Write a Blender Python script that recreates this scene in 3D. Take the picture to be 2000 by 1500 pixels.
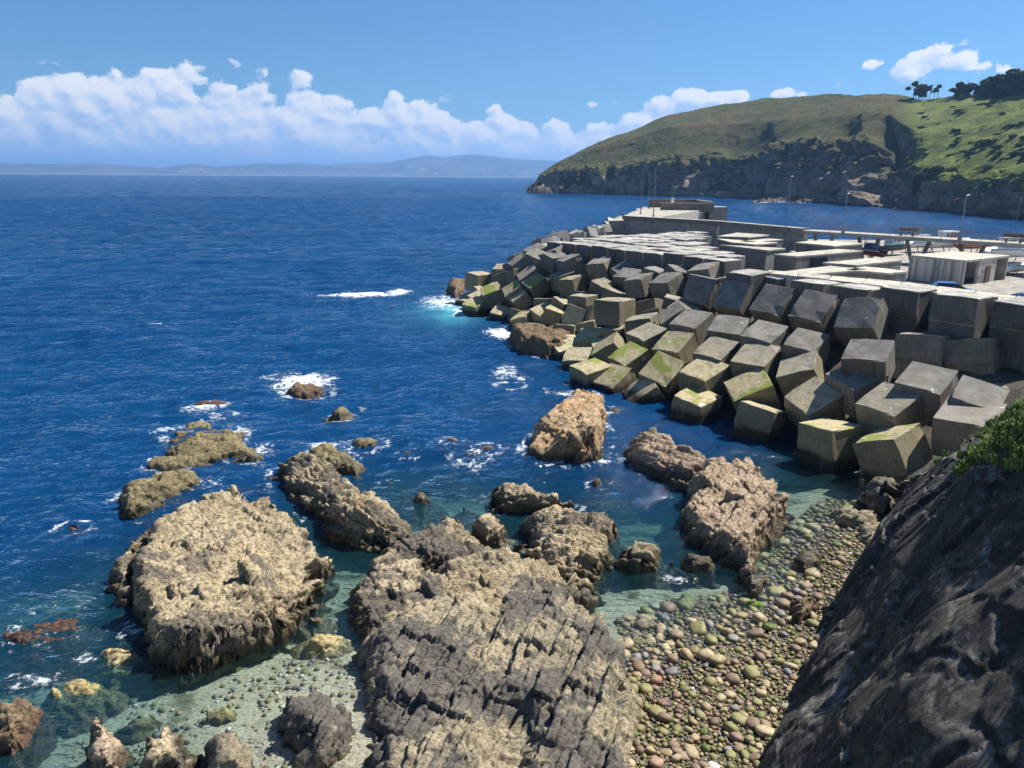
import bpy, bmesh, math, random
import numpy as np
from mathutils import Vector, Matrix, Quaternion

for o in list(bpy.data.objects): bpy.data.objects.remove(o, do_unlink=True)
scn = bpy.context.scene
COL = scn.collection
R = math.radians

# ------------------------------------------------------------------ camera
PITCH, ROLL = R(15.16), R(0.405)
fw = Vector((0, math.cos(PITCH), -math.sin(PITCH)))
r0 = Vector((1, 0, 0)); u0 = r0.cross(fw)
rt = r0*math.cos(ROLL) + u0*math.sin(ROLL)
up = u0*math.cos(ROLL) - r0*math.sin(ROLL)
cd = bpy.data.cameras.new('camera'); cam = bpy.data.objects.new('camera', cd); COL.objects.link(cam)
cam.matrix_world = Matrix(((rt.x, up.x, -fw.x, 0), (rt.y, up.y, -fw.y, 0), (rt.z, up.z, -fw.z, 16.0), (0, 0, 0, 1)))
cd.sensor_width = 36.0; cd.lens = 27.0; cd.clip_start = 0.1; cd.clip_end = 90000
scn.camera = cam
cy = scn.cycles
cy.max_bounces = 6; cy.diffuse_bounces = 3; cy.glossy_bounces = 2; cy.transmission_bounces = 2; cy.volume_bounces = 0; cy.transparent_max_bounces = 8

# ------------------------------------------------------------------ light
SUN_AZ, SUN_EL = R(62), R(51)
sdir = Vector((math.sin(SUN_AZ)*math.cos(SUN_EL), math.cos(SUN_AZ)*math.cos(SUN_EL), math.sin(SUN_EL)))
sl = bpy.data.lights.new('sun', 'SUN'); sl.energy = 5.0; sl.angle = R(0.53); sl.color = (1.0, 0.955, 0.88)
so = bpy.data.objects.new('sun', sl); COL.objects.link(so); so.rotation_euler = sdir.to_track_quat('Z', 'Y').to_euler()
scn.view_settings.view_transform = 'Standard'; scn.view_settings.look = 'None'
scn.view_settings.exposure = 0.92; scn.view_settings.gamma = 1.0; scn.view_settings.use_curve_mapping = False

class NT:
    """tiny node-graph writer"""
    def __init__(self, tree): self.t = tree; tree.nodes.clear()
    def n(self, typ, ins=None, **props):
        nd = self.t.nodes.new(typ)
        for k, v in props.items(): setattr(nd, k, v)
        for k, v in (ins or {}).items(): self.put(nd.inputs[k], v)
        return nd
    def put(self, sock, v):
        if isinstance(v, bpy.types.NodeSocket): self.t.links.new(v, sock)
        elif isinstance(v, bpy.types.Node): self.t.links.new(v.outputs[0], sock)
        else:
            try: sock.default_value = v
            except Exception: sock.default_value = (*v, 1.0)
    def m(self, op, a, b=0.0, c=None, clamp=False):
        nd = self.t.nodes.new('ShaderNodeMath'); nd.operation = op; nd.use_clamp = clamp
        self.put(nd.inputs[0], a); self.put(nd.inputs[1], b)
        if c is not None: self.put(nd.inputs[2], c)
        return nd.outputs[0]
    def vm(self, op, a, b=(0, 0, 0)):
        nd = self.t.nodes.new('ShaderNodeVectorMath'); nd.operation = op
        self.put(nd.inputs[0], a)
        if op == 'SCALE': self.put(nd.inputs['Scale'], b)
        else: self.put(nd.inputs[1], b)
        return nd.outputs[0]
    def mix(self, f, a, b, blend='MIX'):
        nd = self.t.nodes.new('ShaderNodeMix'); nd.data_type = 'RGBA'; nd.blend_type = blend
        self.put(nd.inputs[0], f); self.put(nd.inputs[6], a); self.put(nd.inputs[7], b)
        return nd.outputs[2]
    def ss(self, x, lo, hi, a=0.0, b=1.0):
        nd = self.n('ShaderNodeMapRange', {0: x, 1: lo, 2: hi, 3: a, 4: b}, interpolation_type='SMOOTHSTEP')
        return nd.outputs[0]
    def noise(self, vec, scale, detail=4.0, rough=0.55, dist=0.0, out=0):
        nd = self.n('ShaderNodeTexNoise', {'Vector': vec, 'Scale': scale, 'Detail': detail, 'Roughness': rough, 'Distortion': dist})
        return nd.outputs[out]
    def vor(self, vec, scale, feature='F1', out=0, rnd=1.0, smooth=None):
        nd = self.n('ShaderNodeTexVoronoi', {'Vector': vec, 'Scale': scale, 'Randomness': rnd}, feature=feature)
        if smooth is not None: nd.inputs['Smoothness'].default_value = smooth
        return nd.outputs[out]
    def mapv(self, vec, scale=(1, 1, 1), rot=(0, 0, 0), loc=(0, 0, 0)):
        return self.n('ShaderNodeMapping', {'Vector': vec, 'Location': loc, 'Rotation': rot, 'Scale': scale}).outputs[0]

w = bpy.data.worlds.new('World'); scn.world = w; w.use_nodes = True
g = NT(w.node_tree)
tc = g.n('ShaderNodeTexCoord').outputs['Generated']
sky = g.n('ShaderNodeTexSky', sky_type='NISHITA', sun_disc=False, sun_elevation=SUN_EL, sun_rotation=SUN_AZ, air_density=1.0, dust_density=0.25, ozone_density=2.2, altitude=0.0)
sp = g.n('ShaderNodeSeparateXYZ', {0: tc})
az = g.m('ARCTAN2', sp.outputs[0], sp.outputs[1]); el = sp.outputs[2]
CUMULI=[]
CUMULI=[(0.4751, 0.1221, 0.0307, 0.016, 2.6), (0.4538, 0.1156, 0.0293, 0.0107, 2.0), (0.5084, 0.0993, 0.0187, 0.0067, 1.2), (0.418, 0.1189, 0.0133, 0.0053, 0.6), (0.5212, 0.1146, 0.008, 0.0047, 1.0), (0.5429, 0.1065, 0.0227, 0.0073, 1.4), (0.378, 0.1009, 0.0073, 0.0047, 1.0), (0.3267, 0.0932, 0.0133, 0.004, 0.7), (0.2138, 0.089, 0.0367, 0.0093, 1.6)]
def n2d(v, scale, detail, rough, dist=0.0, out=0):
    nd = g.n('ShaderNodeTexNoise', noise_dimensions='2D'); 
    for k, x in (('Vector', v), ('Scale', scale), ('Detail', detail), ('Roughness', rough), ('Distortion', dist)): g.put(nd.inputs[k], x)
    return nd.outputs[out]
def v2d(v, scale):
    nd = g.n('ShaderNodeTexVoronoi', voronoi_dimensions='2D', feature='F1'); g.put(nd.inputs['Vector'], v); g.put(nd.inputs['Scale'], scale); return nd.outputs[0]
# height of the cloud bank along the horizon
fc = g.n('ShaderNodeFloatCurve', {1: g.m('MULTIPLY_ADD', az, 0.5, 0.5)})
cm = fc.mapping; c = cm.curves[0]
pts = [(0.0, .60), (0.15, .50), (0.195, .46), (0.235, .82), (0.29, .90), (0.36, .84), (0.45, .68), (0.52, .60), (0.575, .56), (0.615, .62), (0.66, .30), (0.72, .16), (1.0, .40)]
c.points[0].location = pts[0]; c.points[1].location = pts[-1]
for p in pts[1:-1]: c.points.new(*p)
cm.update()
TOP = g.m('MULTIPLY', fc.outputs[0], 0.122)
def cloud_density(daz, de):
    a = g.m('ADD', az, daz); e = g.m('ADD', el, de)
    v = g.n('ShaderNodeCombineXYZ', {0: a, 1: g.m('MULTIPLY', e, 1.35), 2: 0.35}).outputs[0]
    n1 = n2d(v, 14.0, 8.0, 0.58, 0.2)
    vo = v2d(g.vm('ADD', v, g.vm('SCALE', n2d(v, 38.0, 2.0, 0.6, out=1), 0.02)), 26.0)
    d = g.m('MULTIPLY', g.m('SUBTRACT', TOP, e), 58.0)
    d = g.m('MINIMUM', d, 1.7)
    d = g.m('ADD', d, g.m('MULTIPLY', g.m('SUBTRACT', n1, 0.5), 4.6))
    d = g.m('ADD', d, g.m('MULTIPLY', g.m('SUBTRACT', 0.40, vo), 2.0))
    extra = None
    for (ca, ce, wa, we, s) in [(a_, b_, c_*1.25, d_*1.3, e_*.62) for a_, b_, c_, d_, e_ in CUMULI]:
        q = g.m('ADD', g.m('POWER', g.m('DIVIDE', g.m('SUBTRACT', a, ca), wa), 2.0), g.m('POWER', g.m('DIVIDE', g.m('SUBTRACT', e, ce), we), 2.0))
        k = g.m('MULTIPLY', g.m('SUBTRACT', 1.0, q), s)
        extra = k if extra is None else g.m('MAXIMUM', extra, k)
    ex = g.m('ADD', extra, g.m('ADD', g.m('MULTIPLY', g.m('SUBTRACT', n1, 0.5), 6.5), g.m('MULTIPLY', g.m('SUBTRACT', 0.40, vo), 2.0)))
    return g.m('MAXIMUM', d, ex)
d0 = cloud_density(0.0, 0.0)
d1 = cloud_density(0.006, 0.007)
alpha = g.ss(d0, -0.05, 0.40)
lit = g.m('ADD', 0.50, g.m('MULTIPLY', g.m('SUBTRACT', d0, d1), 0.66), clamp=True)
ccol = g.mix(lit, (4.8, 6.7, 9.6, 1), (10.9, 10.9, 10.8, 1))
low = g.ss(el, 0.0, 0.045)
ccol = g.mix(low, (7.0, 9.2, 11.6, 1), ccol)
alpha = g.m('MULTIPLY', alpha, g.m('MULTIPLY_ADD', low, 0.25, 0.72))
skyc = g.mix(1.0, sky.outputs[0], (0.50, 0.84, 1.16, 1), 'MULTIPLY')
bg = g.n('ShaderNodeBackground', {0: skyc, 1: 0.050})
bgc = g.n('ShaderNodeBackground', {0: g.mix(alpha, skyc, ccol), 1: 0.050})
band = g.m('MULTIPLY', g.m('LESS_THAN', el, 0.24), g.m('GREATER_THAN', el, -0.01))
g.n('ShaderNodeOutputWorld', {0: g.n('ShaderNodeMixShader', {0: band, 1: bg, 2: bgc})})

# surveyed positions (metres, camera station at 0,0,16; +Y out to sea, Z up)
BLOCKS=[('F1',(9.44,59.32,1.72),(0.831,0.221,-0.075,-0.506),0.98,'plain'),('F2',(6.32,58.88,0.62),(0.861,0.081,-0.013,-0.503),1.01,'plain'),('F3',(5.66,63.79,0.62),(0.972,0.154,-0.071,-0.165),0.9,'plain'),('F4',(7.04,67.21,1.63),(0.949,0.186,-0.107,-0.23),0.9,'plain'),('F5',(8.25,62.92,1.77),(0.936,0.055,-0.315,-0.147),0.95,'plain'),('F6',(11.11,61.42,2.97),(0.849,0.145,-0.05,-0.506),1.01,'plain'),('F7',(11.28,65.38,3.44),(0.965,0.005,-0.122,-0.233),0.93,'plain'),('F8',(9.09,66.81,2.41),(0.973,0.034,-0.114,-0.197),0.76,'plain'),('F9',(8.06,57.44,0.46),(0.861,0.24,-0.128,-0.429),0.95,'plain'),('F10',(10.01,55.16,0.06),(0.681,0.29,-0.137,-0.658),0.98,'plain'),('F11',(11.43,55.88,1.5),(0.861,0.328,-0.028,-0.387),1.03,'plain'),('F12',(12.8,58.63,2.86),(0.892,0.218,-0.122,-0.376),1.0,'plain'),('G1',(13.8,53.13,1.92),(0.882,0.156,-0.044,-0.442),1.06,'plain'),('G2',(15.14,55.07,3.1),(0.892,0.187,-0.068,-0.407),1.01,'plain'),('G3',(17.18,52.31,3.26),(0.908,0.201,-0.086,-0.357),1.05,'plain'),('G4',(16.22,49.73,1.78),(0.667,0.239,-0.076,-0.702),1.1,'plain'),('G5',(12.71,50.79,0.59),(0.913,0.089,0.038,-0.397),0.98,'plain'),('G6',(15.89,47.06,0.57),(0.936,-0.072,0.098,-0.33),0.97,'tall'),('G7',(18.88,45.91,2.19),(0.776,0.266,-0.053,-0.569),1.02,'plain'),('G8',(19.21,49.25,3.29),(0.941,0.095,-0.225,-0.234),1.01,'plain'),('G9',(18.44,42.17,0.91),(0.859,-0.026,-0.031,-0.51),1.0,'tall'),('G10',(20.7,39.36,1.68),(0.858,-0.027,-0.213,-0.466),1.05,'plain'),('H1',(21.16,45.54,3.48),(0.801,0.147,-0.025,-0.58),1.02,'plain'),('H2',(21.82,42.26,2.98),(0.84,0.183,-0.09,-0.503),1.05,'plain'),('H3',(23.79,42.61,4.18),(0.901,0.183,-0.043,-0.391),1.02,'plain'),('H4',(25.24,40.15,4.02),(0.92,0.203,0.031,-0.334),0.95,'plain'),('H5',(24.29,38.79,3.14),(0.92,0.114,-0.059,-0.369),1.13,'plain'),('H6',(29.29,44.75,3.49),(0.921,0.069,-0.051,-0.379),0.8,'plain'),('H7',(26.28,48.07,4.94),(0.924,-0.07,-0.008,-0.375),1.08,'tall'),('H8',(28.94,46.99,4.93),(0.926,-0.099,-0.065,-0.359),1.06,'tall'),('H9',(33.69,49.11,4.83),(0.849,-0.005,-0.008,-0.528),0.88,'tall'),('H10',(21.91,45.99,5.0),(0.936,0.155,-0.091,-0.303),1.01,'plain'),('K1',(27.13,52.57,7.34),(0.896,0.007,0.009,-0.444),1.06,'tall'),('K2',(28.78,48.7,7.38),(0.889,-0.003,0.001,-0.458),1.13,'tall'),('K3',(31.38,46.68,7.33),(0.875,0.005,0.003,-0.484),1.05,'tall'),('T5',(23.64,51.24,6.63),(0.861,0.339,-0.194,-0.325),1.05,'plain'),('T4',(21.86,54.73,6.5),(0.84,0.337,-0.128,-0.405),1.04,'plain'),('T3',(20.11,58.1,6.43),(0.822,0.351,-0.156,-0.42),1.04,'plain'),('T2',(18.29,62.29,6.25),(0.823,0.393,-0.164,-0.377),1.03,'plain'),('T1',(16.66,66.56,6.11),(0.794,0.451,-0.156,-0.377),1.0,'plain'),('U1',(14.5,60.86,4.19),(0.9,0.179,-0.075,-0.389),1.02,'plain'),('U2',(16.46,57.41,4.38),(0.943,0.191,-0.037,-0.271),1.02,'plain'),('U3',(18.27,54.37,4.48),(0.899,0.173,-0.046,-0.401),1.01,'plain'),('U4',(20.17,51.61,4.53),(0.904,0.2,-0.039,-0.376),0.93,'plain'),('V1',(13.71,63.59,4.36),(0.664,0.268,-0.182,-0.674),0.93,'plain'),('A1',(-4.3,100.0,2.65),(0.902,-0.004,0.027,-0.431),1.13,'plain'),('A2',(-2.41,91.81,2.2),(0.743,0.235,-0.006,-0.626),0.94,'plain'),('A3',(-0.8,104.97,2.09),(0.721,0.328,0.062,-0.607),0.78,'plain'),('A4',(0.33,89.17,2.78),(0.704,0.301,-0.088,-0.637),0.92,'plain'),('A5',(1.0,87.48,2.21),(0.743,0.269,-0.157,-0.592),0.8,'plain'),('A6',(2.06,89.8,4.47),(0.693,0.292,-0.125,-0.647),0.94,'plain'),('A7',(2.71,87.96,3.84),(0.801,0.301,-0.066,-0.513),0.9,'plain'),('A8',(1.06,96.59,4.96),(0.818,0.326,0.038,-0.471),0.94,'plain'),('A9',(2.92,95.98,6.56),(0.813,0.189,-0.04,-0.549),0.94,'plain'),('A10',(4.45,105.26,5.19),(0.84,0.294,-0.097,-0.445),0.98,'plain'),('A11',(-4.36,91.24,0.59),(0.928,0.165,-0.027,-0.333),0.98,'plain'),('A13',(-1.62,91.81,0.73),(0.826,0.276,-0.127,-0.474),0.83,'plain'),('A14',(-1.34,87.45,0.41),(0.958,0.2,0.055,-0.199),0.79,'plain'),('A15',(1.43,82.48,0.67),(0.938,0.081,-0.2,-0.272),0.95,'plain'),('A16',(4.4,79.35,1.84),(0.975,0.032,0.114,-0.187),0.83,'plain'),('A17',(6.39,75.59,2.35),(0.767,0.568,-0.072,-0.289),0.85,'plain'),('A18',(9.16,68.13,4.35),(0.938,-0.009,-0.017,-0.347),1.08,'plain'),('A18b',(7.34,77.51,3.38),(0.922,-0.006,-0.032,-0.387),1.02,'plain'),('A19',(9.23,78.86,4.74),(0.888,0.091,0.111,-0.436),0.82,'plain'),('A20',(11.94,82.06,5.97),(0.802,0.211,-0.027,-0.559),0.95,'plain'),('A21',(12.61,75.59,5.68),(0.911,0.068,-0.128,-0.385),0.93,'plain'),('A22',(8.89,86.78,5.44),(0.992,-0.018,-0.032,-0.119),1.07,'plain'),('A23',(6.46,83.23,4.6),(0.926,0.045,-0.099,-0.361),0.87,'plain'),('A24',(4.76,93.8,5.5),(0.976,0.097,0.109,-0.161),0.84,'plain'),('A25',(6.85,89.25,5.68),(0.866,0.237,0.098,-0.429),0.81,'plain'),('A26',(8.0,96.26,6.3),(0.98,0.101,0.049,-0.167),0.85,'plain'),('A27',(9.22,91.29,6.31),(0.864,0.155,-0.057,-0.475),0.86,'plain'),('A28',(11.24,88.05,6.5),(0.891,0.087,-0.013,-0.445),1.01,'plain'),('A29',(12.47,85.0,6.55),(0.877,0.077,-0.035,-0.473),0.93,'plain'),('A30',(15.14,80.18,6.65),(0.881,0.036,-0.018,-0.472),0.93,'plain'),('A31a',(16.59,76.64,6.56),(0.931,0.154,-0.104,-0.314),0.93,'plain'),('A31b',(14.74,72.87,5.94),(0.888,0.151,-0.131,-0.414),0.95,'plain'),('A32',(18.32,72.96,6.99),(0.915,0.086,-0.135,-0.371),0.98,'plain'),('A34',(11.26,65.2,3.43),(0.966,-0.005,-0.111,-0.234),0.96,'plain'),('M2',(24.89,55.08,7.38),(0.894,0.001,0.01,-0.449),1.12,'plain'),('M1',(22.96,57.89,7.37),(0.891,-0.005,0.008,-0.454),1.11,'plain'),('M0',(21.54,62.54,7.3),(0.852,0.011,0.003,-0.524),1.0,'plain'),('M3',(19.45,63.13,7.46),(0.878,0.015,-0.016,-0.479),1.08,'plain')]
FILL=[((8.07,65.28,1.24),0.05),((14.83,65.62,4.41),0.89),((19.73,65.71,6.68),1.29),((5.01,67.96,0.09),0.17),((12.7,67.12,3.59),0.9),((14.61,68.09,4.59),1.26),((19.25,67.8,6.71),0.52),((5.45,70.21,0.5),0.41),((7.36,69.64,1.37),0.13),((10.41,69.57,2.79),0.31),((12.71,70.21,3.94),0.93),((17.46,69.97,6.14),0.47),((7.67,72.18,1.85),0.85),((9.87,71.83,2.86),0.47),((5.51,74.17,0.99),1.01),((8.29,74.77,2.61),0.28),((3.55,76.88,0.11),0.99),((10.15,77.01,4.1),1.26),((2.75,79.46,0.06),1.12),((7.67,79.51,3.33),0.68),((11.91,79.03,5.64),0.92),((3.47,81.71,1.25),0.72),((5.48,81.0,2.43),0.58),((3.51,84.1,2.1),1.44),((9.72,83.96,6.35),0.92),((0.65,85.61,0.3),1.48),((5.69,86.32,4.68),0.36),((3.43,91.04,5.53),1.49),((5.25,91.01,6.91),0.74),((0.75,92.77,4.24),0.42),((2.92,93.15,6.18),0.91),((-4.07,94.92,0.9),0.76),((-1.07,95.17,3.34),1.39),((-5.6,97.3,-0.1),0.85),((-3.92,97.95,1.34),0.44),((-1.22,97.35,3.46),1.07),((-5.59,99.67,0.15),0.01),((-1.16,99.95,3.79),1.3),((0.87,100.22,5.47),0.42),((-3.68,102.2,1.45),0.97),((4.93,89.03,6.46),-1.05),((6.41,86.8,6.34),-1.15),((14.45,76.69,6.2),-0.93),((16.08,74.9,6.5),-1.24)]
PLAT=((3.95,93.05),(18.27,74.28))
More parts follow.
